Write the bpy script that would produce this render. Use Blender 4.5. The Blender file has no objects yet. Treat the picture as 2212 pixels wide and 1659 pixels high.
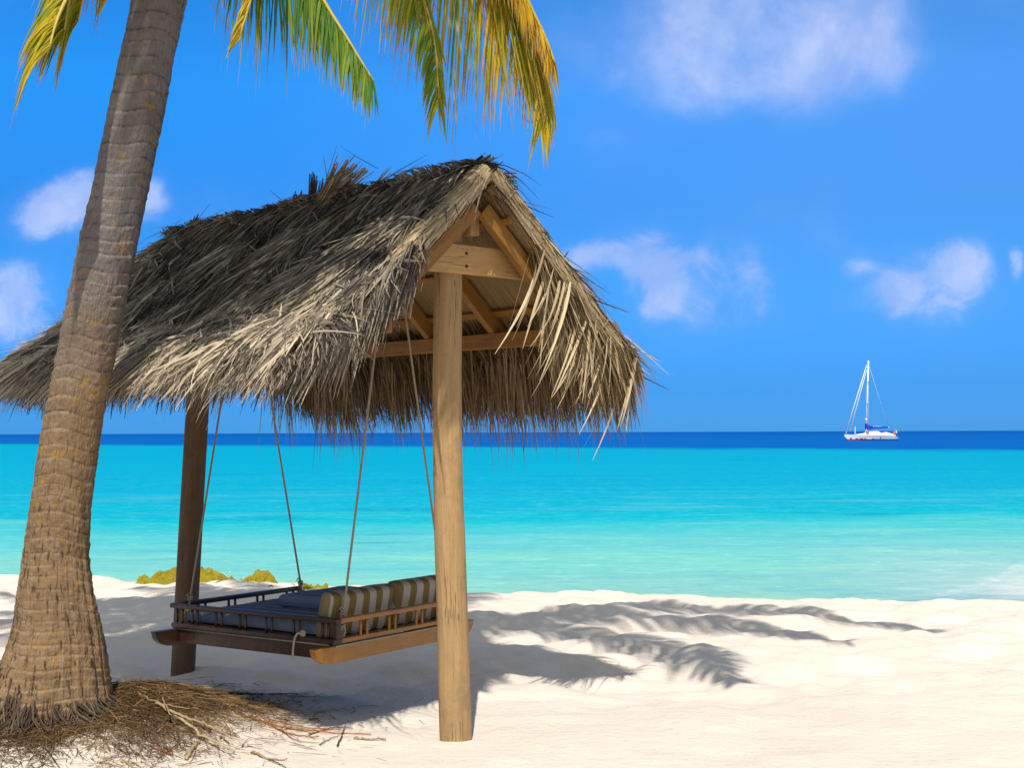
import bpy, math, random
import numpy as np
from mathutils import Vector, Matrix

random.seed(7)
rng = np.random.default_rng(11)
sc = bpy.context.scene
COL = sc.collection
R = math.radians

# ------------------------------------------------------------------ camera
F, CX, CY = 3000.0, 1106.0, 829.5          # photo measured at 2212 px width
CAM_H = 1.65
cam_d = bpy.data.cameras.new("camera")
cam = bpy.data.objects.new("camera", cam_d)
COL.objects.link(cam)
cam_d.sensor_width = 36.0
cam_d.lens = F / 2212.0 * 36.0
cam_d.clip_start = 0.1
cam_d.clip_end = 60000
TILT, ROLL = R(2.0), R(-0.21)
CAM_M = Matrix.Rotation(R(90) + TILT, 4, 'X') @ Matrix.Rotation(ROLL, 4, 'Z')
CAM_M.translation = Vector((0, 0, CAM_H))
cam.matrix_world = CAM_M
sc.camera = cam

# ------------------------------------------------------------------ sun, exposure
SUN_K = Vector((0.035, 0.735, -1.0))        # where the light travels
sun_d = bpy.data.lights.new("sun", 'SUN')
sun_d.energy = 4.5
sun_d.angle = R(0.53)
sun_d.color = (1.0, 0.945, 0.84)
sun = bpy.data.objects.new("sun", sun_d)
COL.objects.link(sun)
sun.rotation_euler = SUN_K.to_track_quat('-Z', 'Y').to_euler()
SUN_EL = math.atan2(1.0, math.hypot(SUN_K.x, SUN_K.y))
sc.view_settings.view_transform = 'Standard'
sc.view_settings.look = 'None'
sc.view_settings.exposure = 0.16
sc.view_settings.gamma = 1.0
sc.view_settings.use_curve_mapping = False

# ------------------------------------------------------------------ node helper
class NT:
    def __init__(s, tree):
        s.t = tree; s.n = tree.nodes; s.l = tree.links
    def new(s, typ, **kw):
        nd = s.n.new(typ)
        for k, v in kw.items():
            setattr(nd, k, v)
        return nd
    def put(s, sock, v):
        if v is None: return
        if isinstance(v, bpy.types.NodeSocket): s.l.new(v, sock)
        else:
            if isinstance(v, (tuple, list)) and len(v) == 3 and sock.type == 'RGBA': v = (*v, 1)
            sock.default_value = v
    def math(s, op, a, b=None, c=None, clamp=False):
        nd = s.new('ShaderNodeMath', operation=op); nd.use_clamp = clamp
        for i, v in enumerate((a, b, c)): s.put(nd.inputs[i], v)
        return nd.outputs[0]
    def vmath(s, op, a, b=None):
        nd = s.new('ShaderNodeVectorMath', operation=op)
        s.put(nd.inputs[0], a); s.put(nd.inputs[1], b)
        return nd.outputs['Value'] if op in ('LENGTH', 'DOT_PRODUCT') else nd.outputs[0]
    def mix(s, f, a, b, mode='MIX'):
        nd = s.new('ShaderNodeMix', data_type='RGBA', blend_type=mode)
        s.put(nd.inputs[0], f); s.put(nd.inputs[6], a); s.put(nd.inputs[7], b)
        return nd.outputs[2]
    def ramp(s, f, stops, interp='LINEAR'):
        nd = s.new('ShaderNodeValToRGB'); cr = nd.color_ramp; cr.interpolation = interp
        while len(cr.elements) > 1: cr.elements.remove(cr.elements[-1])
        cr.elements[0].position = stops[0][0]; cr.elements[0].color = (*stops[0][1], 1)
        for p, c in stops[1:]:
            e = cr.elements.new(p); e.color = (*c, 1)
        s.put(nd.inputs[0], f)
        return nd.outputs[0]
    def mrange(s, v, a, b, c=0.0, d=1.0, typ='SMOOTHSTEP'):
        nd = s.new('ShaderNodeMapRange', interpolation_type=typ)
        for i, x in enumerate((v, a, b, c, d)): s.put(nd.inputs[i], x)
        return nd.outputs[0]
    def noise(s, vec, scale, detail=4, rough=0.55, dist=0.0):
        nd = s.new('ShaderNodeTexNoise')
        s.put(nd.inputs['Vector'], vec); s.put(nd.inputs['Scale'], scale)
        s.put(nd.inputs['Detail'], detail); s.put(nd.inputs['Roughness'], rough)
        s.put(nd.inputs['Distortion'], dist)
        return nd.outputs[0]
    def mapping(s, vec, scale=(1, 1, 1), loc=(0, 0, 0), rot=(0, 0, 0)):
        nd = s.new('ShaderNodeMapping')
        s.put(nd.inputs[0], vec); nd.inputs[1].default_value = loc
        nd.inputs[2].default_value = rot; nd.inputs[3].default_value = scale
        return nd.outputs[0]
    def attr(s, name):
        nd = s.new('ShaderNodeAttribute'); nd.attribute_name = name
        return nd
    def bump(s, h, strength, dist, normal=None):
        nd = s.new('ShaderNodeBump')
        s.put(nd.inputs['Height'], h); nd.inputs['Strength'].default_value = strength
        nd.inputs['Distance'].default_value = dist
        if normal: s.put(nd.inputs['Normal'], normal)
        return nd.outputs[0]

def srgb(r, g, b):
    f = lambda c: (c / 255 / 12.92) if c / 255 <= 0.04045 else ((c / 255 + 0.055) / 1.055) ** 2.4
    return (f(r), f(g), f(b))

# ------------------------------------------------------------------ world: sky with clouds
w = bpy.data.worlds.new("World")
sc.world = w
w.use_nodes = True
t = NT(w.node_tree)
t.n.clear()
sky = t.new('ShaderNodeTexSky', sky_type='NISHITA')
sky.sun_disc = False
sky.sun_elevation = SUN_EL
sky.sun_rotation = math.atan2(-SUN_K.x, -SUN_K.y)
sky.air_density = 1.0
sky.dust_density = 0.2
sky.ozone_density = 2.0
tc = t.new('ShaderNodeTexCoord')
sep = t.new('ShaderNodeSeparateXYZ')
t.l.new(tc.outputs['Generated'], sep.inputs[0])
X, Y, Z = sep.outputs
elev = t.math('MAXIMUM', Z, 0.0)
# the tropical sky is far bluer than the bare model: filter it, band by band of height
tint_l = t.ramp(elev, [(0.0, (0.055, 0.31, 1.0)), (0.03, (0.055, 0.31, 1.0)), (0.10, (0.075, 0.42, 1.0)), (0.16, (0.075, 0.45, 1.0)),
                       (0.24, (0.06, 0.52, 1.02)), (0.36, (0.08, 0.55, 1.05)), (0.5, (0.8, 0.9, 1.0)), (1.0, (1.0, 1.0, 1.0))])
tint_r = t.ramp(elev, [(0.0, (0.062, 0.31, 1.0)), (0.03, (0.066, 0.32, 1.0)), (0.10, (0.13, 0.455, 1.0)), (0.16, (0.18, 0.53, 1.02)),
                       (0.24, (0.21, 0.57, 1.0)), (0.36, (0.17, 0.6, 1.0)), (0.5, (0.8, 0.9, 1.0)), (1.0, (1.0, 1.0, 1.0))])
gain = t.math('MULTIPLY', t.ramp(elev, [(0.0, (0.645, 0.645, 0.645)), (0.03, (0.575, 0.575, 0.575)), (0.16, (0.595, 0.595, 0.595)), (0.24, (0.77, 0.77, 0.77)), (0.36, (0.70, 0.70, 0.70)), (0.5, (0.5, 0.5, 0.5))]), 2.0)
tint = t.mix(t.mrange(X, -0.3, 0.3), tint_l, tint_r)
tsc = t.new('ShaderNodeVectorMath', operation='SCALE'); t.put(tsc.inputs[0], tint); t.put(tsc.inputs['Scale'], gain)
tint = tsc.outputs[0]
base = t.mix(1.0, sky.outputs[0], tint, 'MULTIPLY')
ysafe = t.math('MAXIMUM', Y, 0.05)
cmb = t.new('ShaderNodeCombineXYZ')
t.put(cmb.inputs[0], t.math('DIVIDE', X, ysafe)); t.put(cmb.inputs[1], t.math('DIVIDE', Z, ysafe))
P = cmb.outputs[0]
warp = t.new('ShaderNodeTexNoise'); t.put(warp.inputs['Vector'], P); warp.inputs['Scale'].default_value = 9; warp.inputs['Detail'].default_value = 5
wv = t.vmath('SUBTRACT', warp.outputs[1], (0.5, 0.5, 0.5))
wsc = t.new('ShaderNodeVectorMath', operation='SCALE'); t.put(wsc.inputs[0], wv); wsc.inputs['Scale'].default_value = 0.07
Pw = t.vmath('ADD', P, wsc.outputs[0])
clouds = [  # px, py, rx, ry, strength
    (1620, 50, 500, 210, 0.5), (1800, 125, 300, 125, 0.5), (1845, 55, 130, 120, 0.4), (1750, -60, 460, 140, 0.35), (1420, 110, 260, 150, 0.3), (1650, 170, 260, 90, 0.3),
    (1375, 535, 90, 85, 0.75), (1430, 620, 95, 85, 0.7), (1270, 560, 90, 60, 0.45), (1570, 590, 150, 110, 0.4), (1560, 690, 180, 80, 0.3),
    (1985, 600, 130, 70, 0.48), (2095, 590, 100, 85, 0.5), (1860, 570, 60, 40, 0.35), (2050, 660, 180, 60, 0.28), (1900, 640, 150, 60, 0.2),
    (170, 440, 190, 90, 0.78), (335, 430, 80, 90, 0.55), (30, 605, 110, 110, 0.68), (10, 700, 110, 70, 0.4), (1285, 290, 120, 80, 0.22), (2215, 585, 30, 60, 0.5),
]
def ellipses(items):
    acc = None
    for px, py, rx, ry, s_ in items:
        c = ((px - CX) / F, (934 - py) / F, 0)
        d = t.vmath('MULTIPLY', t.vmath('SUBTRACT', Pw, c), (F / rx, F / ry, 0))
        e = t.math('MULTIPLY', t.mrange(t.vmath('LENGTH', d), 1.15, 0.1), s_)
        acc = e if acc is None else t.math('ADD', acc, e)
    return acc
sheet = ellipses([c for c in clouds if c[1] < 200]); heap = ellipses([c for c in clouds if c[1] >= 200])
puff = t.noise(Pw, 13, 9, 0.6, 0.0); curl = t.noise(P, 26, 9, 0.62, 0.6); wisp = t.noise(P, 34, 6, 0.6, 0.4)
d1 = t.math('ADD', sheet, t.math('MULTIPLY', t.math('SUBTRACT', puff, 0.5), t.math('MULTIPLY', t.math('MINIMUM', sheet, 0.5), 3.8)))
d2 = t.math('ADD', heap, t.math('MULTIPLY', t.math('SUBTRACT', curl, 0.5), t.math('MULTIPLY', t.math('MINIMUM', heap, 0.45), 3.6)))
m1 = t.math('ADD', t.math('MULTIPLY', t.mrange(d1, 0.1, 1.05), 0.62), t.math('MULTIPLY', t.mrange(sheet, 0.0, 1.2, 0, 1, 'LINEAR'), 0.35))
m2 = t.math('ADD', t.math('MULTIPLY', t.mrange(d2, 0.15, 0.72), 0.72), t.math('MULTIPLY', t.mrange(heap, 0.0, 1.1, 0, 1, 'LINEAR'), 0.26))
m = t.math('MULTIPLY', t.math('ADD', m1, m2), t.mrange(wisp, 0.2, 0.8, 0.85, 1.1))
fine = t.noise(P, 5, 5, 0.55)
m = t.math('ADD', t.math('MULTIPLY', m, 0.80), t.math('MULTIPLY', t.mrange(fine, 0.5, 0.85, 0.0, 0.12), t.mrange(Z, 0.02, 0.12)))
m = t.math('MULTIPLY', t.math('MINIMUM', m, 0.88), t.mrange(Y, 0.05, 0.2))
lum = t.noise(P, 10, 7, 0.6, 0.3)
front = t.mix(m, base, t.mix(t.mrange(lum, 0.36, 0.64), (3.3, 4.6, 8.4), (5.7, 6.5, 9.2)))
# unseen bright cloud added overhead and behind the camera to neutralise blue fill
high = t.math('MULTIPLY', t.mrange(t.math('SUBTRACT', Z, t.math('MULTIPLY', Y, 0.35)), 0.2, 0.6), t.mrange(t.noise(tc.outputs['Generated'], 2.2, 6, 0.6), 0.3, 0.6, 0.55, 1.0))
sky_col = t.mix(high, front, (4.6, 4.9, 5.0))
bg = t.new('ShaderNodeBackground'); t.put(bg.inputs[0], sky_col); bg.inputs[1].default_value = 0.1
wo = t.new('ShaderNodeOutputWorld'); t.l.new(bg.outputs[0], wo.inputs[0])

# ------------------------------------------------------------------ placing helpers
CAM_R = CAM_M.to_3x3()
def at(px, py, Y):
    """point on the ray of a photo pixel at distance Y in front of the camera"""
    d = CAM_R @ Vector(((px - CX) / F, (CY - py) / F, -1.0))
    k = Y / d.y
    return Vector((d.x * k, Y, CAM_H + d.z * k))

# numpy value noise -------------------------------------------------
_perm = np.random.default_rng(5).random((256, 256))
def vnoise(x, y, scale, seed=0):
    x = np.asarray(x, float) / scale + seed * 17.3; y = np.asarray(y, float) / scale + seed * 9.1
    xi = np.floor(x).astype(int); yi = np.floor(y).astype(int)
    fx = x - xi; fy = y - yi
    fx = fx * fx * fx * (fx * (fx * 6 - 15) + 10); fy = fy * fy * fy * (fy * (fy * 6 - 15) + 10)
    g = lambda a, b: _perm[a & 255, b & 255]
    return (g(xi, yi) * (1 - fx) + g(xi + 1, yi) * fx) * (1 - fy) + (g(xi, yi + 1) * (1 - fx) + g(xi + 1, yi + 1) * fx) * fy - 0.5

TREE = (-2.45, 7.32)
def smooth(a, b, v):
    q = np.clip((v - a) / (b - a), 0, 1); return q * q * (3 - 2 * q)
def ground(x, y):
    x = np.asarray(x, float); y = np.asarray(y, float)
    yc = np.interp(x, [-60, -12, -5.3, -4.2, -2.95, -1.96, 0, 1.5, 3.1, 6, 60], [19, 17, 15.9, 15.2, 14.5, 14.3, 13.9, 13.5, 13.15, 13.0, 12])
    yc = yc + vnoise(x, y, 0.9, 3) * 0.5
    over = np.maximum(0, y - yc)
    z = -0.13 * (np.sqrt(over ** 2 + 0.25) - 0.5) * (1 + 0.0 * x)
    z = np.maximum(z, -2.5 - 0.002 * over)
    calm = 1 - smooth(1.0, 4.0, over)
    rough = 0.26 + 0.74 * smooth(7.6, 9.4, y + 0.35 * (x < -1) - 0.25 * (x > 1.5))
    z = z + calm * rough * (vnoise(x, y, 1.3, 1) * 0.085 + vnoise(x, y * 1.25, 0.45, 2) * 0.085 + vnoise(x, y * 1.2, 0.2, 4) * 0.045 + vnoise(x, y, 0.09, 6) * 0.014)
    r2 = ((x - TREE[0]) / 1.0) ** 2 + ((y - TREE[1]) / 0.85) ** 2
    z = z + 0.2 * np.exp(-r2)
    r3 = ((x + 2.0) / 0.5) ** 2 + ((y - 7.75) / 0.6) ** 2
    z = z + 0.07 * np.exp(-r3)
    z = z + 0.010 * np.exp(-(((x + 0.31) / 0.16) ** 2 + ((y - 7.5) / 0.15) ** 2)) * (1 + 1.5 * vnoise(x, y, 0.08, 8)) + 0.008 * np.exp(-(((x + 2.28) / 0.2) ** 2 + ((y - 9.6) / 0.2) ** 2))
    return z
def gz(x, y): return float(ground(np.array([x]), np.array([y]))[0])
def on_ground(px, py, lift=0.0):
    d = CAM_R @ Vector(((px - CX) / F, (CY - py) / F, -1.0))
    k = -CAM_H / d.z
    for _ in range(12):
        x, y = d.x * k, d.y * k
        k = (gz(x, y) + lift - CAM_H) / d.z
    return Vector((d.x * k, d.y * k, CAM_H + d.z * k))

# ------------------------------------------------------------------ mesh helpers
class MB:
    def __init__(s):
        s.v = []; s.f = []; s.n = 0; s.rnd = []; s.tc = []
    def add(s, verts, faces, rnd=None, tc=None):
        verts = np.asarray(verts, float).reshape(-1, 3)
        k = len(verts)
        s.v.append(verts)
        for fc in faces: s.f.append([i + s.n for i in fc])
        s.rnd.append(np.full(k, random.random() if rnd is None else 0.0) if rnd is None or np.isscalar(rnd) else np.asarray(rnd, float))
        if rnd is not None and np.isscalar(rnd): s.rnd[-1][:] = rnd
        s.tc.append(verts.copy() if tc is None else np.asarray(tc, float).reshape(-1, 3))
        s.n += k
    def box(s, c, ax, ay, az, rnd=None):
        """box from a centre and three half-axis vectors; tc.x runs along the first axis"""
        c, ax, ay, az = (np.array(q, float) for q in (c, ax, ay, az))
        vs, tcs = [], []
        la, lb, lc = (np.linalg.norm(q) for q in (ax, ay, az))
        for i in (-1, 1):
            for j in (-1, 1):
                for k in (-1, 1):
                    vs.append(c + i * ax + j * ay + k * az); tcs.append((i * la, j * lb, k * lc))
        fs = [(0, 1, 3, 2), (4, 6, 7, 5), (0, 4, 5, 1), (2, 3, 7, 6), (0, 2, 6, 4), (1, 5, 7, 3)]
        if np.dot(np.cross(ax, ay), az) < 0: fs = [f[::-1] for f in fs]
        off = np.random.default_rng(s.n + 3).random(3) * 20
        s.add(vs, fs, rnd, np.array(tcs) + off)
    def tube(s, pts, rad, n=8, rnd=None, cap=True, tc_off=0.0):
        pts = [Vector(p) for p in pts]; m = len(pts)
        if np.isscalar(rad): rad = [rad] * m
        vs, tcs = [], []
        up = Vector((0.3, 0.2, 1)).normalized()
        d0 = (pts[1] - pts[0]).normalized()
        if abs(d0.dot(up)) > 0.9: up = Vector((1, 0.1, 0))
        a = d0.cross(up).normalized(); acc = 0
        for i in range(m):
            d = (pts[min(i + 1, m - 1)] - pts[max(i - 1, 0)]).normalized()
            a = (a - d * a.dot(d)).normalized(); b = d.cross(a)
            if i: acc += (pts[i] - pts[i - 1]).length
            for k in range(n):
                q = 2 * math.pi * k / n
                vs.append(pts[i] + (a * math.cos(q) + b * math.sin(q)) * rad[i])
                tcs.append((math.cos(q) * rad[i], math.sin(q) * rad[i], acc + tc_off))
        fs = []
        for i in range(m - 1):
            for k in range(n):
                k2 = (k + 1) % n
                fs.append((i * n + k, i * n + k2, (i + 1) * n + k2, (i + 1) * n + k))
        if cap:
            fs.append(tuple(range(n))[::-1]); fs.append(tuple((m - 1) * n + k for k in range(n)))
        s.add([tuple(v) for v in vs], fs, rnd, tcs)
    def grid(s, pts, nu, nv, rnd=None, tc=None, closed_u=False):
        """pts: nv rows of nu points"""
        fs = []
        for j in range(nv - 1):
            for i in range(nu if closed_u else nu - 1):
                i2 = (i + 1) % nu
                fs.append((j * nu + i, j * nu + i2, (j + 1) * nu + i2, (j + 1) * nu + i))
        s.add(pts, fs, rnd, tc)
    def build(s, name, mat, parent=None, smooth_=True, bevel=0.0):
        me = bpy.data.meshes.new(name)
        me.from_pydata(np.concatenate(s.v).tolist(), [], s.f)
        a = me.attributes.new('rnd', 'FLOAT', 'POINT'); a.data.foreach_set('value', np.concatenate(s.rnd).astype(np.float32))
        a = me.attributes.new('tc', 'FLOAT_VECTOR', 'POINT'); a.data.foreach_set('vector', np.concatenate(s.tc).astype(np.float32).ravel())
        me.materials.append(mat)
        if smooth_: me.polygons.foreach_set('use_smooth', np.ones(len(me.polygons), bool))
        o = bpy.data.objects.new(name, me)
        COL.objects.link(o)
        if parent is not None:
            o.parent = parent
            o.matrix_parent_inverse = Matrix.Translation(-parent.location)
        if bevel:
            md = o.modifiers.new('bevel', 'BEVEL'); md.width = bevel; md.segments = 2; md.limit_method = 'ANGLE'
        me.update()
        return o

def unit(a): 
    return a / np.maximum(np.linalg.norm(a, axis=-1, keepdims=True), 1e-9)
def blades(mb, root, d, length, width, bend, nrm, rnd, K=4, taper=0.92, fold=0.0):
    """many thin leaves at once: roots, directions, lengths, widths, bending vectors, face normals"""
    N = len(root)
    if N == 0: return
    length = np.broadcast_to(np.asarray(length, float), (N,)); width = np.broadcast_to(np.asarray(width, float), (N,))
    bend = np.broadcast_to(np.asarray(bend, float), (N, 3)); nrm = np.broadcast_to(np.asarray(nrm, float), (N, 3))
    ts = np.linspace(0, 1, K + 1)
    side = unit(np.cross(d, nrm))
    V = []; T = []
    cols = 3 if fold else 2
    for tt in ts:
        p = root + length[:, None] * (d * tt + bend * tt * tt)
        wd = (width * (1 - taper * tt ** 1.7) * min(1.0, 0.55 + 3 * tt) * 0.5)[:, None]
        if fold:
            tang = unit(d + 2 * bend * tt); up = unit(np.cross(side, tang))
            row = [p - side * wd - up * wd * fold, p, p + side * wd - up * wd * fold]
        else:
            row = [p - side * wd, p + side * wd]
        V += row; T += [np.stack([np.full(N, c / (cols - 1)), np.full(N, tt), rnd], 1) for c in range(cols)]
    per = (K + 1) * cols
    V = np.stack(V, 1).reshape(-1, 3); T = np.stack(T, 1).reshape(-1, 3)
    base = (np.arange(N) * per)[:, None]
    quads = []
    for j in range(K):
        for c in range(cols - 1):
            o = j * cols + c
            quads.append(np.concatenate([base + o, base + o + 1, base + o + cols + 1, base + o + cols], 1))
    q = np.stack(quads, 1).reshape(-1, 4)
    mb.add(V, q.tolist(), np.repeat(rnd, per), T)

def tag(o, label, cat, group=None):
    o["label"] = label; o["category"] = cat
    if group: o["group"] = group
    return o
def empty(name, loc):
    o = bpy.data.objects.new(name, None); COL.objects.link(o); o.location = loc
    return o

# ------------------------------------------------------------------ materials
def mat_new(name):
    mt = bpy.data.materials.new(name); mt.use_nodes = True
    tt = NT(mt.node_tree); tt.n.clear()
    out = tt.new('ShaderNodeOutputMaterial')
    return mt, tt, out
def principled(tt, out, col, rough=0.8, spec=0.25, normal=None):
    b = tt.new('ShaderNodeBsdfPrincipled')
    tt.put(b.inputs['Base Color'], col); tt.put(b.inputs['Roughness'], rough)
    b.inputs['Specular IOR Level'].default_value = spec
    if normal: tt.put(b.inputs['Normal'], normal)
    tt.l.new(b.outputs[0], out.inputs[0])
    return b
def objco(tt): return tt.new('ShaderNodeTexCoord').outputs['Object']

def make_sand():
    mt, tt, out = mat_new('sand')
    p = objco(tt)
    n1 = tt.noise(p, 0.9, 5, 0.6); n2 = tt.noise(p, 9, 5, 0.6); n3 = tt.noise(p, 260, 3, 0.7)
    c = tt.ramp(n1, [(0.3, (0.68, 0.595, 0.515)), (0.7, (0.75, 0.675, 0.60))])
    c = tt.mix(tt.math('MULTIPLY', n2, 0.35), c, (0.66, 0.565, 0.47))
    c = tt.mix(tt.mrange(n3, 0.62, 0.8, 0, 0.35), c, (0.42, 0.34, 0.26))
    speck = tt.noise(p, 38, 2, 0.5)
    c = tt.mix(tt.mrange(speck, 0.755, 0.78, 0, 0.75), c, (0.16, 0.11, 0.07))
    # wet at the waterline
    sp = tt.new('ShaderNodeSeparateXYZ'); tt.put(sp.inputs[0], p)
    c = tt.mix(tt.mrange(sp.outputs[2], -0.32, -0.5, 0, 0.55), c, (0.42, 0.38, 0.30))
    h = tt.math('ADD', tt.math('MULTIPLY', tt.noise(p, 14, 7, 0.66), 0.045), tt.math('MULTIPLY', tt.noise(p, 170, 4, 0.7), 0.004))
    principled(tt, out, c, 0.95, 0.1, tt.bump(h, 0.55, 1.0))
    return mt

def make_water():
    mt, tt, out = mat_new('water')
    p = objco(tt)
    sp = tt.new('ShaderNodeSeparateXYZ'); tt.put(sp.inputs[0], p)
    x, y = sp.outputs[0], sp.outputs[1]
    big = tt.noise(tt.mapping(p, (0.035, 0.05, 1)), 1.0, 4, 0.55)
    yy = tt.math('MULTIPLY', y, tt.mrange(big, 0.3, 0.7, 0.9, 1.1, 'LINEAR'))
    T = tt.math('DIVIDE', 16.5, tt.math('MAXIMUM', yy, 5.0))
    c = tt.ramp(T, [(0.0, (0.000, 0.27, 0.44)), (0.13, (0.0, 0.285, 0.455)), (0.3, (0.0, 0.305, 0.465)), (0.40, (0.0, 0.34, 0.47)),
                    (0.455, (0.0, 0.37, 0.465)), (0.51, (0.035, 0.41, 0.465)), (0.64, (0.115, 0.46, 0.47)), (0.79, (0.17, 0.485, 0.45)),
                    (0.93, (0.225, 0.485, 0.43)), (1.0, (0.28, 0.48, 0.40))])
    gp = tt.noise(tt.mapping(p, (0.16, 0.42, 1), (8.1, 2.2, 0)), 1.0, 5, 0.6)
    c = tt.mix(tt.math('MULTIPLY', tt.mrange(gp, 0.46, 0.74), tt.mrange(y, 60, 26, 0, 0.5)), c, (0.25, 0.54, 0.40))
    c = tt.mix(tt.math('MULTIPLY', tt.mrange(gp, 0.42, 0.26), tt.mrange(y, 60, 26, 0, 0.45)), c, (0.06, 0.40, 0.48))
    # pale sandbar by the right
    bar = tt.math('MULTIPLY', tt.mrange(tt.math('SUBTRACT', x, tt.math('MULTIPLY', y, 0.1)), 1.6, 5.2), tt.mrange(y, 30, 20))
    c = tt.mix(tt.math('MULTIPLY', bar, 0.5), c, (0.42, 0.50, 0.52))
    wash = tt.math('ADD', tt.math('SUBTRACT', x, tt.math('MULTIPLY', tt.math('SUBTRACT', y, 18.3), 0.65)), tt.math('MULTIPLY', tt.noise(p, 1.2, 4), 1.2))
    c = tt.mix(tt.mrange(wash, 5.6, 7.4, 0, 0.9), c, (0.60, 0.60, 0.56))
    c = tt.mix(tt.math('MULTIPLY', tt.mrange(tt.math('ABSOLUTE', tt.math('SUBTRACT', wash, 6.2)), 0.22, 0.02), tt.mrange(tt.noise(p, 6, 5, 0.7), 0.42, 0.62, 0, 0.4)), c, (0.74, 0.75, 0.73))
    # deep water beyond the reef edge
    u = tt.math('ADD', y, tt.math('MULTIPLY', x, 0.9))
    u = tt.math('ADD', u, tt.math('MULTIPLY', tt.math('SUBTRACT', tt.noise(tt.mapping(p, (0.05, 0.03, 1)), 1, 5, 0.65), 0.5), 70))
    deep = tt.mix(tt.mrange(y, 150, 1500), (0.0, 0.088, 0.375), (0.0, 0.07, 0.33))
    c = tt.mix(tt.mrange(u, 180, 232), c, deep)
    # weed patches and ripples
    wp = tt.noise(tt.mapping(p, (0.12, 0.35, 1), (3.1, 1.7, 0)), 1.0, 3, 0.5)
    weed = tt.math('MULTIPLY', tt.mrange(wp, 0.62, 0.74), tt.mrange(y, 180, 60, 0, 0.6))
    c = tt.mix(weed, c, (0.0, 0.22, 0.38))
    rp = tt.noise(tt.mapping(p, (1.0, 2.0, 1)), 1.7, 8, 0.74, 0.5)
    near = tt.mrange(y, 110, 22, 0.15, 1.0)
    c = tt.mix(tt.math('MULTIPLY', tt.mrange(rp, 0.5, 0.70), near), c, (0.07, 0.11, 0.10), 'ADD')
    c = tt.mix(tt.math('MULTIPLY', tt.mrange(rp, 0.48, 0.3), tt.math('MULTIPLY', near, 0.4)), c, (0.02, 0.33, 0.46))
    chop = tt.noise(tt.mapping(p, (1.6, 4.5, 1)), 1.7, 6, 0.7, 0.6)
    c = tt.mix(tt.math('MULTIPLY', tt.mrange(chop, 0.56, 0.74), tt.mrange(y, 70, 25, 0.1, 0.9)), c, (0.10, 0.13, 0.12), 'ADD')
    c = tt.mix(tt.math('MULTIPLY', tt.mrange(chop, 0.46, 0.28), tt.mrange(y, 70, 25, 0.05, 0.4)), c, (0.02, 0.33, 0.46))
    farr = tt.noise(tt.mapping(p, (0.05, 0.35, 1)), 1.0, 5, 0.7)
    c = tt.mix(tt.math('MULTIPLY', tt.mrange(farr, 0.42, 0.66), 0.16), c, (0.0, 0.20, 0.42))
    h = tt.math('ADD', tt.math('MULTIPLY', rp, 0.05), tt.math('MULTIPLY', tt.noise(tt.mapping(p, (2, 7, 1)), 2, 5, 0.65), 0.012))
    nrm = tt.bump(h, 0.6, 1.0)
    d = tt.new('ShaderNodeBsdfDiffuse'); tt.put(d.inputs[0], c); tt.put(d.inputs['Normal'], nrm)
    g = tt.new('ShaderNodeBsdfGlossy'); tt.put(g.inputs[0], (0.9, 0.95, 1)); g.inputs['Roughness'].default_value = 0.22; tt.put(g.inputs['Normal'], nrm)
    ms = tt.new('ShaderNodeMixShader'); ms.inputs[0].default_value = 0.03
    tt.l.new(d.outputs[0], ms.inputs[1]); tt.l.new(g.outputs[0], ms.inputs[2]); tt.l.new(ms.outputs[0], out.inputs[0])
    return mt

def make_leafy(name, stops, transl=0.25, tip=None, rough=0.7, streak=0.0, spec=0.2):
    """leaves and straws: colour by each leaf's own random value, tips of another colour"""
    mt, tt, out = mat_new(name)
    r = tt.attr('rnd').outputs['Fac']; tcv = tt.attr('tc').outputs['Vector']
    c = tt.ramp(r, stops)
    sp = tt.new('ShaderNodeSeparateXYZ'); tt.put(sp.inputs[0], tcv)
    if tip: c = tt.mix(tt.math('MULTIPLY', tt.mrange(tt.math('ADD', sp.outputs[1], tt.math('MULTIPLY', r, 0.25)), tip[1], 1.15), 0.9), c, tip[0])
    if streak:
        nz = tt.noise(objco(tt), 45, 3, 0.6)
        c = tt.mix(tt.math('MULTIPLY', nz, streak), c, (0.05, 0.035, 0.02))
    b = tt.new('ShaderNodeBsdfPrincipled'); tt.put(b.inputs['Base Color'], c); b.inputs['Roughness'].default_value = rough
    b.inputs['Specular IOR Level'].default_value = spec
    if transl:
        tr = tt.new('ShaderNodeBsdfTranslucent'); tt.put(tr.inputs[0], c)
        ms = tt.new('ShaderNodeMixShader'); ms.inputs[0].default_value = transl
        tt.l.new(b.outputs[0], ms.inputs[1]); tt.l.new(tr.outputs[0], ms.inputs[2]); tt.l.new(ms.outputs[0], out.inputs[0])
    else: tt.l.new(b.outputs[0], out.inputs[0])
    return mt

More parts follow.
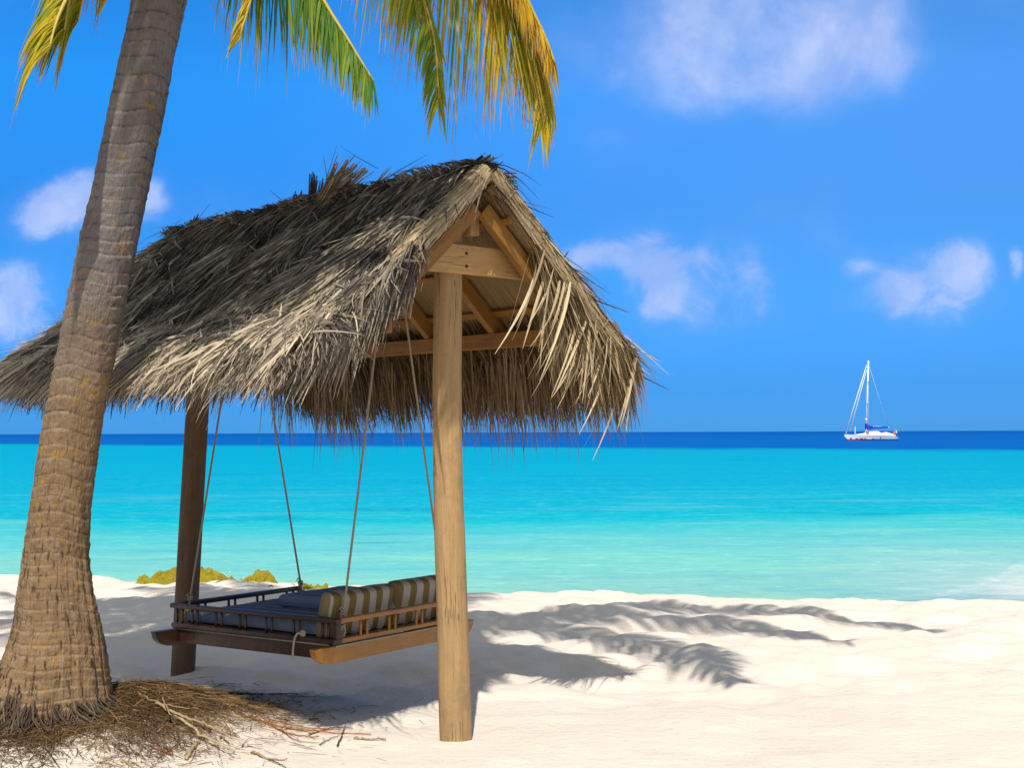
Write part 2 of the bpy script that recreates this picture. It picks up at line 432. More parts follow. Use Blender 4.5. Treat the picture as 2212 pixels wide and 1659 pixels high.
def make_wood(name, dark, light, along=2, rough=0.6, spec=0.3, scale=1.0, bump=0.4, stain=None):
    mt, tt, out = mat_new(name)
    v = tt.attr('tc').outputs['Vector']
    s = [22 * scale] * 3; s[along] = 1.3 * scale
    g = tt.noise(tt.mapping(v, tuple(s)), 1.6, 6, 0.6, 0.8)
    s2 = [90 * scale] * 3; s2[along] = 2.5 * scale
    g2 = tt.noise(tt.mapping(v, tuple(s2)), 1.5, 4, 0.6)
    blot = tt.noise(v, 7.0 * scale, 6, 0.65)
    s3 = [160 * scale] * 3; s3[along] = 22 * scale
    g3 = tt.noise(tt.mapping(v, tuple(s3)), 1.5, 4, 0.7)
    f = tt.math('ADD', tt.math('ADD', tt.math('MULTIPLY', g, 0.4), tt.math('MULTIPLY', g2, 0.3)), tt.math('MULTIPLY', g3, 0.3))
    c = tt.ramp(f, [(0.3, dark), (0.68, light)])
    c = tt.mix(tt.mrange(blot, 0.48, 0.72, 0, 0.6), c, stain or dark)
    s4 = [26 * scale] * 3; s4[along] = 0.9 * scale
    g4 = tt.noise(tt.mapping(v, tuple(s4), (3.3, 1.7, 5.1)), 1.0, 3, 0.5)
    split_ = tt.math('MULTIPLY', tt.mrange(tt.math('ABSOLUTE', tt.math('SUBTRACT', g4, 0.5)), 0.016, 0.003), tt.mrange(tt.noise(v, 3.1 * scale, 3), 0.45, 0.6))
    crack = tt.math('MAXIMUM', tt.mrange(g2, 0.33, 0.26), split_)
    c = tt.mix(tt.math('MULTIPLY', crack, 0.6), c, (0.04, 0.025, 0.012))
    principled(tt, out, c, rough, spec, tt.bump(f, bump, 0.006))
    return mt

def make_trunk():
    mt, tt, out = mat_new('palm_bark')
    v = tt.attr('tc').outputs['Vector']           # x = around (m), y = ring phase, z = along (m)
    p = objco(tt)
    sp = tt.new('ShaderNodeSeparateXYZ'); tt.put(sp.inputs[0], p); z = sp.outputs[2]
    n1 = tt.noise(p, 5, 6, 0.65); n2 = tt.noise(p, 26, 5, 0.7)
    low = tt.mix(n1, (0.15, 0.09, 0.045), (0.37, 0.25, 0.14))
    up = tt.mix(n1, (0.12, 0.104, 0.096), (0.30, 0.265, 0.245))
    c = tt.mix(tt.mrange(z, 1.5, 2.7), low, up)  # upper bark greyed, painting in the shade of the crown
    c = tt.mix(tt.mrange(n2, 0.5, 0.75, 0, 0.5), c, (0.10, 0.075, 0.055))
    c = tt.mix(tt.mrange(tt.noise(p, 13, 5, 0.7), 0.56, 0.72, 0, 0.4), c, (0.44, 0.37, 0.30))
    # leaf scars: a dark groove under a pale lip
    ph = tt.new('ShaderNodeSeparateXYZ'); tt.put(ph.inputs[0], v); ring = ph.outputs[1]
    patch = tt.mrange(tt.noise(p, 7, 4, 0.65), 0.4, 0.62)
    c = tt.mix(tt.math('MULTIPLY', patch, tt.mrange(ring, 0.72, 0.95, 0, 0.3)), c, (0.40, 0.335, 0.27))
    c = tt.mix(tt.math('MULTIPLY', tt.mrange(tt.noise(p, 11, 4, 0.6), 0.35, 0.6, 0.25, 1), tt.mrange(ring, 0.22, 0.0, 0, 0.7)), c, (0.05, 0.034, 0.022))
    # lengthwise cracks, stronger low down
    cr = tt.noise(tt.mapping(v, (75, 0, 9)), 1.0, 5, 0.65)
    c = tt.mix(tt.math('MULTIPLY', tt.mrange(cr, 0.47, 0.36), tt.mrange(z, 2.6, 0.7, 0.15, 0.9)), c, (0.045, 0.028, 0.015))
    # ochre lichen
    lich = tt.noise(tt.mapping(p, (1, 1, 1.6)), 9, 5, 0.68)
    c = tt.mix(tt.math('MULTIPLY', tt.mrange(lich, 0.56, 0.66), tt.mrange(tt.noise(p, 1.6, 2), 0.38, 0.55, 0.2, 0.75)), c, (0.42, 0.22, 0.03))
    h = tt.math('ADD', tt.math('MULTIPLY', n2, 0.5), tt.math('MULTIPLY', cr, 0.8))
    principled(tt, out, c, 0.9, 0.15, tt.bump(h, 1.0, 0.03))
    return mt

def make_stripes(name, cols, period, axis, rough=0.85, ends=None):
    mt, tt, out = mat_new(name)
    sp = tt.new('ShaderNodeSeparateXYZ'); tt.put(sp.inputs[0], tt.attr('tc').outputs['Vector'])
    ph = tt.math('FRACT', tt.math('DIVIDE', sp.outputs[axis], period))
    c = tt.ramp(ph, cols, 'CONSTANT')
    if ends: c = tt.mix(tt.mrange(sp.outputs[2], 0.955, 0.965), c, ends)
    wv = tt.noise(objco(tt), 240, 2, 0.6)
    c = tt.mix(tt.math('MULTIPLY', wv, 0.22), c, (0.12, 0.10, 0.08))
    bn = tt.noise(objco(tt), 14, 4, 0.6)
    nrm = tt.bump(wv, 0.25, 0.002, tt.bump(bn, 0.35, 0.02))
    b = principled(tt, out, c, rough, 0.15, nrm)
    return mt

def make_plain(name, col, rough=0.6, spec=0.3, var=0.25, scale=12, col2=None, bump=0.0):
    mt, tt, out = mat_new(name)
    n = tt.noise(objco(tt), scale, 5, 0.6)
    c = tt.mix(tt.math('MULTIPLY', n, var), col, col2 or tuple(q * 0.3 for q in col))
    principled(tt, out, c, rough, spec, tt.bump(n, bump, 0.02) if bump else None)
    return mt

def make_mat():
    """ceiling of leaf ribs laid side by side"""
    mt, tt, out = mat_new('palm_leaf_mat')
    v = tt.attr('tc').outputs['Vector']
    n = tt.noise(tt.mapping(v, (130, 4, 1)), 1.0, 4, 0.6)
    n2 = tt.noise(v, 4, 3, 0.5)
    c = tt.ramp(n, [(0.3, (0.06, 0.036, 0.014)), (0.48, (0.20, 0.13, 0.056)), (0.7, (0.33, 0.225, 0.105))])
    c = tt.mix(tt.math('MULTIPLY', n2, 0.3), c, (0.25, 0.17, 0.08))
    principled(tt, out, c, 0.8, 0.2, tt.bump(n, 0.8, 0.01))
    return mt

M_sand = make_sand(); M_water = make_water(); M_trunk = make_trunk()
M_frond = make_leafy('palm_leaflet', [(0.0, (0.035, 0.13, 0.045)), (0.25, (0.10, 0.22, 0.025)), (0.5, (0.26, 0.33, 0.02)), (0.75, (0.58, 0.44, 0.02)), (0.9, (0.74, 0.46, 0.02)), (1.0, (0.36, 0.14, 0.03))], 0.35, ((0.42, 0.26, 0.07), 0.8), 0.5, 0, 0.3)
M_rachis = make_plain('palm_rib', (0.55, 0.42, 0.08), 0.5, 0.3, 0.4)
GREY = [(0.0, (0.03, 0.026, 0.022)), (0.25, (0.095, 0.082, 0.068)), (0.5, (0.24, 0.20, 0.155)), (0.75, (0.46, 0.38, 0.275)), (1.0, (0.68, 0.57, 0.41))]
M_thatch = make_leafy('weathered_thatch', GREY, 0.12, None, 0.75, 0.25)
BROWN = [(0.0, (0.05, 0.03, 0.014)), (0.4, (0.15, 0.095, 0.045)), (0.75, (0.30, 0.21, 0.11)), (1.0, (0.46, 0.36, 0.21))]
M_fringe = make_leafy('brown_thatch', BROWN, 0.2, None, 0.7, 0.2)
STRAW = [(0.0, (0.22, 0.15, 0.075)), (0.5, (0.45, 0.34, 0.19)), (1.0, (0.66, 0.55, 0.36))]
M_straw = make_leafy('straw', STRAW, 0.15, None, 0.6, 0.15)
M_under = make_plain('thatch_underlay', (0.07, 0.055, 0.04), 0.95, 0.05, 0.6, 30)
M_mat = make_mat()
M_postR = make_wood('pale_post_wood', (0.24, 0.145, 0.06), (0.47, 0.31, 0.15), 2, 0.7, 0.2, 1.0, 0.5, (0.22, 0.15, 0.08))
M_postL = make_wood('shaded_post_wood', (0.085, 0.05, 0.027), (0.17, 0.10, 0.052), 2, 0.75, 0.2, 1.0, 0.5)  # far post: shade it stands in is put into the wood colour
M_beam = make_wood('honey_beam_wood', (0.17, 0.072, 0.013), (0.32, 0.155, 0.033), 0, 0.55, 0.3, 1.0, 0.25)
M_collar = make_wood('pale_beam_wood', (0.36, 0.20, 0.07), (0.54, 0.33, 0.13), 0, 0.6, 0.3, 1.0, 0.25)
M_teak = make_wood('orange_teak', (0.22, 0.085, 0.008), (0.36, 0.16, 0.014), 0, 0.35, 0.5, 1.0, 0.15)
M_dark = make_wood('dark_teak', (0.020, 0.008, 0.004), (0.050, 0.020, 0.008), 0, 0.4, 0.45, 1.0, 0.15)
M_rope = make_leafy('rope', [(0, (0.28, 0.23, 0.15)), (1, (0.46, 0.39, 0.27))], 0, None, 0.9, 0.4)
M_stripe = make_stripes('gold_striped_canvas', [(0.0, (0.37, 0.325, 0.265)), (0.5, (0.175, 0.115, 0.03))], 0.12, 0, 0.85, (0.20, 0.15, 0.075))
M_piping = make_plain('gold_canvas', (0.30, 0.20, 0.07), 0.85, 0.1, 0.4, 60)
M_blue = make_stripes('blue_grey_striped_canvas', [(0.0, (0.165, 0.195, 0.265)), (0.5, (0.085, 0.105, 0.16))], 0.10, 0)
M_iron = make_plain('dark_iron', (0.03, 0.025, 0.02), 0.5, 0.4)

# ================================================================== SETTING
def axis_pts(lo, hi, dlo, dhi, fine, grow=1.16):
    a = list(np.arange(dlo, dhi + fine / 2, fine)); s = fine; q = dhi
    while q < hi: s *= grow; q += s; a.append(q)
    s = fine; q = dlo; pre = []
    while q > lo: s *= grow; q -= s; pre.append(q)
    return np.array(pre[::-1] + a)
xs = axis_pts(-400, 400, -5.6, 5.8, 0.036); ys = axis_pts(-60, 60, 6.2, 15.8, 0.036)
XX, YY = np.meshgrid(xs, ys)
ZZ = ground(XX, YY)
mb = MB(); mb.grid(np.stack([XX, YY, ZZ], -1).reshape(-1, 3), len(xs), len(ys), 0.5)
sand = mb.build('sand', M_sand); sand['kind'] = 'structure'

WZ = -0.55
wx = axis_pts(-40000, 40000, -12, 12, 2.0, 1.4); wy = axis_pts(12, 60000, 12, 40, 1.0, 1.3)
XX, YY = np.meshgrid(wx, wy)
mb = MB(); mb.grid(np.stack([XX, YY, np.full_like(XX, WZ)], -1).reshape(-1, 3), len(wx), len(wy), 0.5)
water = mb.build('sea', M_water); water['kind'] = 'structure'

# ================================================================== COCONUT PALM
CROWN = Vector((-1.45, 6.7, 6.8))
palm = empty('coconut_palm', (TREE[0], TREE[1], gz(*TREE) - 0.05))
tag(palm, 'leaning coconut palm with ringed grey trunk beside the thatched swing', 'palm tree')
# trunk centreline and half widths measured along the trunk
prof = [(1640, 108, 152), (1590, 110, 138), (1545, 114, 127), (1500, 117, 118), (1454, 119, 109), (1397, 122, 99), (1340, 124, 88), (1283, 122, 79), (1202, 121, 70.5), (1101, 131, 66), (1000, 146, 65), (898, 161, 64),
        (800, 180, 63.5), (675, 205, 63), (478, 246, 62), (296, 284, 60.5), (148, 313, 60), (0, 343, 60), (-150, 375, 59), (-350, 420, 57), (-700, 480, 54), (-1000, 515, 50)]
def trunk_centre(i):
    y, x, r_ = prof[i]
    D = 7.3 - 0.45 * smooth(1500, -1000, y)
    return at(x, y, float(D)), r_ / F * float(D)
cps = [trunk_centre(i) for i in range(len(prof))]
cps.append((CROWN + Vector((0, 0, -0.1)), 0.12))
cz = np.array([c[0].z for c in cps]); cxs = np.array([c[0].x for c in cps]); cys = np.array([c[0].y for c in cps]); cr = np.array([c[1] for c in cps])
NA = 120; rows = []; tcs = []
cz[-1] = CROWN.z - 0.1
zz = cz[0]; zs = []
while zz < cz[-1]: zs.append(zz); zz += 0.006 if zz < 4.3 else 0.02
zs = np.array(zs)
# ring phase: rings 5..11 cm apart, uneven
edges = [cz[0]]; rr = random.Random(3)
while edges[-1] < cz[-1] + 0.3:
    q = edges[-1]; edges.append(q + (0.052 if q < 1.0 else 0.068) * rr.uniform(0.7, 1.35))
edges = np.array(edges)
ang = np.linspace(0, 2 * math.pi, NA, endpoint=False)
amp_r = np.random.default_rng(8).uniform(0.5, 1.5, len(edges))
for z0 in zs:
    c = np.array([np.interp(z0, cz, cxs), np.interp(z0, cz, cys)]); r0 = np.interp(z0, cz, cr)
    zr = z0 + 0.022 * np.sin(ang + 0.6 + 0.7 * math.sin(z0 * 1.7)) + 0.012 * np.sin(3 * ang + z0 * 2) + 0.35 * (vnoise(ang * 0.5, np.full(NA, z0), 0.5, 5)) * 0.03
    k = np.clip(np.searchsorted(edges, zr) - 1, 0, len(edges) - 2)
    ph = (zr - edges[k]) / (edges[k + 1] - edges[k])
    amp = 0.0058 * amp_r[k] * (1.0 if z0 > 0.6 else 1.4)
    low = float(smooth(1.4, 0.3, z0))
    seam = 1 - smooth(0, 1, np.abs(ang / (2 * math.pi) - 0.0) * 0)  # closed
    fade = 0.55 + 1.1 * vnoise(np.cos(ang) * 1.5 + z0 * 0.2, np.sin(ang) * 1.5 + z0 * 3.0, 0.55, 12)
    rad = r0 - 0.006 + amp * fade * np.where(ph < 0.85, ph / 0.85, (1 - ph) / 0.15) + 0.012 * vnoise(np.cos(ang) * 0.6, np.sin(ang) * 0.6 + z0 * 0.8, 0.22, 2) \
        + 0.006 * vnoise(ang * 0.2, np.full(NA, z0), 0.02, 14) + low * 0.030 * vnoise(np.cos(ang) * 3.2, np.sin(ang) * 3.2 + z0 * 0.12, 0.14, 9) + (0.12 + low) * 0.016 * vnoise(ang * 5.0, np.full(NA, z0 * 0.35), 0.07, 10)
    # old root collar bulging low on the left
    left = np.exp(-((np.angle(np.exp(1j * (ang - math.pi * 1.13)))) / 0.75) ** 2)
    rad = rad + left * 0.055 * float(np.exp(-((z0 - 0.36) / 0.11) ** 2)) + left * 0.06 * float(smooth(0.42, 0.1, z0))
    rows.append(np.stack([c[0] + np.cos(ang) * rad, c[1] + np.sin(ang) * rad, np.full(NA, z0)], 1))
    tcs.append(np.stack([ang * 0.16, ph, np.full(NA, z0)], 1))
mb = MB(); mb.grid(np.concatenate(rows), NA, len(zs), 0.5, np.concatenate(tcs), True)
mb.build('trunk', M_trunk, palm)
# aerial roots round the foot
M_root = make_leafy('palm_root', [(0, (0.03, 0.02, 0.014)), (0.5, (0.10, 0.07, 0.048)), (1, (0.24, 0.185, 0.135))], 0, None, 0.9, 0.4)
mb = MB()
for i in range(1500):
    a = rr.uniform(0, 2 * math.pi)
    lefty = math.exp(-((math.remainder(a - math.pi * 1.17, 2 * math.pi)) / 0.7) ** 2)
    if rr.random() > 0.5 + lefty: continue
    g0 = gz(TREE[0], TREE[1])
    top = g0 + rr.uniform(0.0, 0.085) + lefty * rr.uniform(0.0, 0.2)
    cx_ = np.interp(top, cz, cxs); cy_ = np.interp(top, cz, cys); r0 = np.interp(top, cz, cr) + lefty * 0.06 - 0.012
    pts = []; out_ = rr.uniform(0.05, 0.26) if lefty < 0.4 else rr.uniform(0.03, 0.16)
    da = rr.uniform(-0.6, 0.6)
    for k in range(6):
        q = k / 5; rad = r0 + out_ * q ** 1.3; aa = a + da * q * q
        x, y = cx_ + math.cos(aa) * rad, cy_ + math.sin(aa) * rad
        gg = gz(x, y) - 0.012
        pts.append((x + rr.uniform(-1, 1) * 0.009, y + rr.uniform(-1, 1) * 0.009, top * (1 - q) ** 1.5 + gg * (1 - (1 - q) ** 1.5)))
    rad = rr.uniform(0.0025, 0.0065) * (1.35 if lefty > 0.5 else 1)
    mb.tube(pts, [rad * (1 - 0.5 * k / 5) for k in range(6)], 5, rr.random() ** 1.3 * 0.8)
mb.build('root_mass', M_root, palm)

# fronds --------------------------------------------------------------
def catmull(pts, n):
    P_ = [np.array(p, float) for p in pts]
    P_ = [2 * P_[0] - P_[1]] + P_ + [2 * P_[-1] - P_[-2]]
    outp = []
    segs = len(P_) - 3
    for q in np.linspace(0, segs - 1e-6, n):
        i = int(q); tt = q - i; p0, p1, p2, p3 = P_[i:i + 4]
        outp.append(0.5 * (2 * p1 + (p2 - p0) * tt + (2 * p0 - 5 * p1 + 4 * p2 - p3) * tt ** 2 + (3 * p1 - p0 - 3 * p2 + p3) * tt ** 3))
    return np.array(outp)
def frond(pts, leaf=0.5, tone=0.5, spread=0.8, hang=0.9, dens=0.03, wid=0.026, tonevar=0.2, tip_leaf=0.45, start=0.16, side_bias=0.0, fwd=0.55, sv=None, rows=(1.0, 1.0)):
    c = catmull(pts, 60)
    seg = np.linalg.norm(np.diff(c, axis=0), axis=1); acc = np.concatenate([[0], np.cumsum(seg)]); L = acc[-1]
    mb = MB()
    n = int(L * (1 - start) / dens)
    for sgn in (-1, 1):
        u = np.linspace(start, 0.995, n) + rng.normal(0, 0.3 / n, n); u = np.clip(u, 0, 0.999)
        pos = np.stack([np.interp(u * L, acc, c[:, k]) for k in range(3)], 1)
        ahead = np.stack([np.interp(np.minimum(u * L + 0.03, L), acc, c[:, k]) for k in range(3)], 1)
        behind = np.stack([np.interp(np.maximum(u * L - 0.03, 0), acc, c[:, k]) for k in range(3)], 1)
        tan = unit(ahead - behind)
        horiz = unit(np.cross(tan, np.array([0, 0, 1.0])) + 1e-4)
        if sv is not None:
            q_ = np.array(sv, float); horiz = unit(q_ - tan * (tan @ q_)[:, None]) * (1 if sgn > 0 else -1) * rows[0 if sgn > 0 else 1]
        jit = rng.normal(0, 0.07, (n, 3))
        d = unit(tan * fwd + sgn * horiz * spread + side_bias * np.array([0, 0, -1.0]) + jit)
        ln = leaf * (0.55 + 0.45 * np.sin(np.clip(u * 1.15, 0, 1) * math.pi) ** 0.7) * (1 - (1 - tip_leaf) * smooth(0.75, 1.0, u)) * rng.uniform(0.85, 1.12, n)
        bend = np.array([0, 0, -1.0]) * (hang * rng.uniform(0.75, 1.25, n))[:, None] - d * 0.35 * np.minimum(hang, 1)
        nrm = unit(np.cross(d, tan) * sgn + rng.normal(0, 0.35, (n, 3)))
        r_ = np.clip(tone + tonevar * rng.normal(0, 0.6, n) + 0.22 * vnoise(u * L, np.full(n, sgn * 3.0), 0.3, int(tone * 50)), 0, 1)
        blades(mb, pos, d, ln, wid * rng.uniform(0.7, 1.15, n), bend, nrm, r_, 6, 0.95, 0.45)
    o = mb.build('frond', M_frond, palm)
    m2 = MB(); m2.tube([tuple(p) for p in c[::2]], list(np.linspace(0.022, 0.004, 30)), 6, 0.5)
    m2.build('rib', M_rachis, o)
    o.children[0].matrix_parent_inverse = Matrix.Translation(-palm.location)
    o.children[0].matrix_parent_inverse = (Matrix.Translation(palm.location) @ Matrix.Translation(-palm.location)).inverted()
    return o
C0 = tuple(CROWN)
def apx(px, py, D): return tuple(at(px, py, D))
# the drooping fronds seen along the top of the picture
frond([C0, (-2.3, 6.7, 6.75), apx(230, -300, 6.6), apx(168, -70, 6.5), apx(124, 40, 6.4), apx(106, 105, 6.35)], 0.66, 0.60, 0.8, 0.75, 0.014, 0.022, 0.22, 0.75, 0.16, 0.1, 0.75, (-1, 0, 0))
frond([C0, (-2.2, 6.8, 6.8), apx(290, -380, 6.8), apx(226, -140, 6.75), apx(186, -30, 6.7), apx(168, 50, 6.7)], 0.66, 0.62, 0.55, 0.9, 0.02, 0.026, 0.22, 0.7, 0.16, 0.1, 0.75, (-1, 0, 0))
frond([C0, (-2.1, 6.75, 6.8), apx(260, -330, 6.7), apx(196, -120, 6.6), apx(152, -10, 6.55), apx(138, 70, 6.5)], 0.6, 0.52, 0.7, 0.6, 0.014, 0.026, 0.22, 0.7, 0.16, 0.15, 0.7, (-1, 0.2, 0))
frond([C0, (-2.0, 6.95, 6.9), apx(300, -420, 7.0), apx(250, -160, 7.0), apx(232, -5, 7.0)], 0.44, 0.8, 0.5, 0.5, 0.02, 0.024, 0.2, 0.5, 0.16, 0.1, 0.8, (-1, 0, 0))
frond([C0, (-1.32, 6.2, 6.9), apx(575, -330, 6.1), apx(552, -60, 6.1), apx(515, 88, 6.1)], 0.34, 0.72, 0.5, 0.4, 0.014, 0.02, 0.2, 0.5, 0.16, 0.0, 0.9, (-1, 0, 0))
frond([C0, (-1.05, 6.6, 7.0), apx(560, -330, 6.5), apx(668, -60, 6.5), apx(755, 90, 6.5), apx(812, 182, 6.5)], 0.66, 0.30, 0.5, 0.8, 0.012, 0.019, 0.2, 0.42, 0.16, 0.3, 0.5, (-0.7, -0.3, -0.6), (1.0, 0.25))
frond([C0, (-0.95, 6.7, 7.1), apx(800, -420, 6.6), apx(895, -70, 6.6), apx(936, 70, 6.6), apx(950, 225, 6.6)], 0.66, 0.50, 0.6, 0.55, 0.014, 0.021, 0.16, 0.42, 0.16, 0.15, 0.75, (-1, -0.2, 0), (1.0, -0.25))
frond([C0, (-0.75, 6.75, 7.2), apx(940, -420, 7.1), apx(1085, -60, 7.2), apx(1150, 90, 7.3), apx(1180, 190, 7.3), apx(1172, 285, 7.3)], 1.0, 0.68, 0.55, 0.6, 0.013, 0.022, 0.24, 0.32, 0.16, 0.3, 0.7, (-1, -0.2, 0), (1.0, -0.35))
frond([C0, (-0.7, 6.7, 7.2), apx(980, -380, 7.0), apx(1122, -40, 7.1), apx(1178, 80, 7.15), apx(1200, 140, 7.15)], 0.48, 0.88, 0.45, 0.6, 0.016, 0.022, 0.2, 0.5, 0.16, 0.2, 0.8, (-1, -0.3, 0), (1.0, 0.1))
# fronds above the frame, known by their shadows on the sand and the roof
def fr(path, leaf=0.8, tone=0.45, hang=0.5):
    frond([C0] + [tuple(q) for q in path], leaf, tone, 0.9, hang, 0.026, 0.045, 0.2, 0.5, 0.12)
def fr1(tip, lift=0.5, **k):
    tip = Vector(tip); a = CROWN
    fr([a.lerp(tip, 0.25) + Vector((0, 0, lift)), a.lerp(tip, 0.55) + Vector((0, 0, lift * 1.2)), a.lerp(tip, 0.82) + Vector((0, 0, lift * 0.7)), tip], **k)
fr([(-0.6, 6.7, 7.2), (0.25, 6.6, 6.95), (1.0, 6.2, 5.9), (1.32, 5.85, 4.5)], 0.8)
fr([(-0.5, 6.95, 7.3), (0.6, 7.2, 7.3), (1.7, 7.2, 6.5), (2.43, 7.0, 5.2)], 0.75)
fr([(-0.3, 7.0, 7.4), (1.1, 7.7, 7.5), (2.5, 7.8, 6.7), (3.4, 7.63, 5.4)], 0.7)
for tip in ((-1.7, 4.6, 5.7), (-3.5, 5.1, 5.5), (-4.2, 5.4, 5.6), (-4.8, 6.8, 5.8), (-4.6, 8.4, 6.0), (-3.8, 9.6, 6.2), (-2.5, 10.3, 6.4), (-0.6, 10.2, 6.5), (-2.9, 5.1, 5.7), (-2.2, 5.3, 6.0), (-3.7, 5.9, 5.9), (-3.1, 8.9, 6.3), (-5.0, 7.6, 6.0), (-4.6, 9.4, 6.2), (-3.2, 10.6, 6.3), (-1.7, 10.9, 6.6), (-5.3, 8.8, 6.1), (-4.3, 10.7, 6.1), (-5.6, 9.9, 6.0)):
    fr1(tip)
fr([(-1.1, 6.2, 7.1), (-0.75, 5.7, 6.8), (-0.5, 5.2, 6.1), (-0.42, 4.9, 5.3)], 0.5)
fr([(-1.3, 6.2, 7.2), (-1.15, 5.6, 6.9), (-1.0, 5.1, 6.4), (-0.95, 5.0, 6.0)], 0.5)

# ================================================================== SHELTER
N0 = np.array([-0.138, 7.39]); F0 = np.array([-2.40, 9.90])
AX = (F0 - N0) / np.linalg.norm(F0 - N0); LEN = float(np.linalg.norm(F0 - N0))
BW = np.array([AX[1], -AX[0]]) * -1.0            # towards the near-left eave
if BW[1] > 0: BW = -BW
ZR, SL = 3.03, 0.93
def rp(s, w_, z): return (N0[0] + AX[0] * s + BW[0] * w_, N0[1] + AX[1] * s + BW[1] * w_, z)
def zs_(w_):
    q = np.abs(w_); r = ZR - SL * q + 0.34 * np.maximum(0, q - 0.8)
    return float(r) if np.ndim(r) == 0 else r
WMAX = {1: 1.24, -1: 1.10}
A3 = np.array([AX[0], AX[1], 0]); B3 = np.array([BW[0], BW[1], 0]); Z3 = np.array([0, 0, 1.0])
shelter = empty('swing_shelter', (-1.25, 8.6, 0))
tag(shelter, 'open thatched shelter on two log posts holding up the swing bed', 'shelter')

def log_post(name, pts, radii, mat, seed):
    """a slightly wavy round log"""
    c = catmull(pts, 70); rr_ = np.interp(np.linspace(0, 1, 70), np.linspace(0, 1, len(radii)), radii)
    n = 32; vs = []; tcs_ = []
    a = np.linspace(0, 2 * math.pi, n, endpoint=False); acc = 0
    for i in range(70):
        if i: acc += np.linalg.norm(c[i] - c[i - 1])
        rad = rr_[i] * (1 + 0.05 * vnoise(np.cos(a) * 2 + seed, np.sin(a) * 2 + acc * 0.8, 0.8, seed) + 0.03 * vnoise(np.cos(a) * 4, np.full(n, acc), 0.3, seed + 1))
        vs.append(np.stack([c[i][0] + np.cos(a) * rad, c[i][1] + np.sin(a) * rad, np.full(n, c[i][2])], 1))
        tcs_.append(np.stack([np.cos(a) * 0.085 + seed, np.sin(a) * 0.085, np.full(n, acc)], 1))
    m_ = MB(); m_.grid(np.concatenate(vs), n, 70, 0.5, np.concatenate(tcs_), True)
    m_.f.append(list(range(69 * n, 70 * n)))
    return m_.build(name, mat, shelter)
PRb = at(984, 1587, 7.57); PRm = at(966, 950, 7.57); PRt = at(968, 560, 7.57); PRtt = at(969, 455, 7.57)
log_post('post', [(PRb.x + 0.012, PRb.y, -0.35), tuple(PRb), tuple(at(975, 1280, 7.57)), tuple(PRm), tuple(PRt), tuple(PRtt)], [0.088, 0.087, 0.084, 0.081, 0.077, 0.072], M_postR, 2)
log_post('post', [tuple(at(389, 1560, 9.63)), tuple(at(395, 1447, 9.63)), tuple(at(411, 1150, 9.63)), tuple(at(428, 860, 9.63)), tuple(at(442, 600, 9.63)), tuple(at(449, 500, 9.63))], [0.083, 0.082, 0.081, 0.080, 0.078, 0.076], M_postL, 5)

def beam(name, p0, p1, hw, hh, mat, up=None, bevel=0.004, parent=None):
    p0 = np.array(p0, float); p1 = np.array(p1, float); d = p1 - p0; L = np.linalg.norm(d); d /= L
    up = Z3 if up is None else np.array(up, float)
    u = up - d * np.dot(up, d); u /= np.linalg.norm(u); s_ = np.cross(d, u)
    m_ = MB(); m_.box((p0 + p1) / 2, d * L / 2, s_ * hw, u * hh, 0.5)
    return m_.build(name, mat, parent or shelter, False, bevel)
beam('ridge_beam', rp(0.12, 0, ZR - 0.15), rp(LEN - 0.12, 0, ZR - 0.15), 0.025, 0.06, M_beam)
RS = [0.06, 0.67, 1.29, 2.0, 2.65, LEN - 0.1]
for s in RS:
    for sg in (1, -1):
        n_ = SL * B3 * sg + Z3
        beam('rafter', rp(s, 0.03 * sg, zs_(0.03) - 0.145), rp(s, 0.72 * sg, zs_(0.72) - 0.145), 0.026, 0.042, M_beam, n_)
for w_ in (0.16, 0.40, 0.63):
    for sg in (1, -1):
        n_ = SL * B3 * sg + Z3
        beam('purlin', rp(-0.02, w_ * sg, zs_(w_) - 0.08), rp(LEN, w_ * sg, zs_(w_) - 0.08), 0.022, 0.014, M_beam, n_, 0.003)
for sg in (1, -1):
    beam('eave_beam', rp(0.0, 0.65 * sg, zs_(0.65) - 0.226), rp(LEN, 0.65 * sg, zs_(0.65) - 0.226), 0.028, 0.045, M_beam)
# collar beams bolted to the posts
ps = PRt
for (s, z, name_, post) in ((None, 2.59, 'near', PRt), (None, 2.59, 'far', at(442, 600, 9.63))):
    pc = np.array([post.x, post.y, z]) - A3 * (0.075 + 0.022) * (1 if name_ == 'near' else -1)
    cb = beam('collar_beam', pc + B3 * (0.40 if name_ == 'near' else 0.13), pc - B3 * (0.52 if name_ == 'near' else 0.3), 0.022, 0.078, M_collar)
    if name_ == 'near':
        for dz in (0.032, -0.038):
            m_ = MB(); q = pc + Z3 * dz - A3 * 0.022 - B3 * 0.03
            m_.tube([tuple(q), tuple(q - A3 * 0.004)], 0.009, 10, 0.5)
            b_ = m_.build('bolt', M_iron, cb); b_.matrix_parent_inverse = Matrix.Identity(4)
# short king piece between post and ridge
beam('ridge_block', rp(0.20, -0.07, ZR - 0.30), rp(0.20, -0.07, ZR - 0.16), 0.035, 0.03, M_collar, A3)

# ceiling mats
for sg in (1, -1):
    m_ = MB(); NU, NV = 60, 24; pts = []; tcs_ = []
    for top in (0, 1):
        for j in range(NV):
            for i in range(NU):
                w_ = 0.80 * j / (NV - 1) * sg; s = -0.05 + (LEN + 0.1) * i / (NU - 1)
                pts.append(rp(s, w_, zs_(w_) - 0.058 + 0.018 * top + 0.006 * math.sin(s * 9 + w_ * 4))); tcs_.append((s, abs(w_), 0))
    fs = []
    for top in (0, 1):
        for j in range(NV - 1):
            for i in range(NU - 1):
                b_ = top * NU * NV + j * NU + i
                fs.append((b_, b_ + 1, b_ + NU + 1, b_ + NU))
    m_.add(pts, fs, 0.5, tcs_)
    m_.build('ceiling_mat', M_mat, shelter)

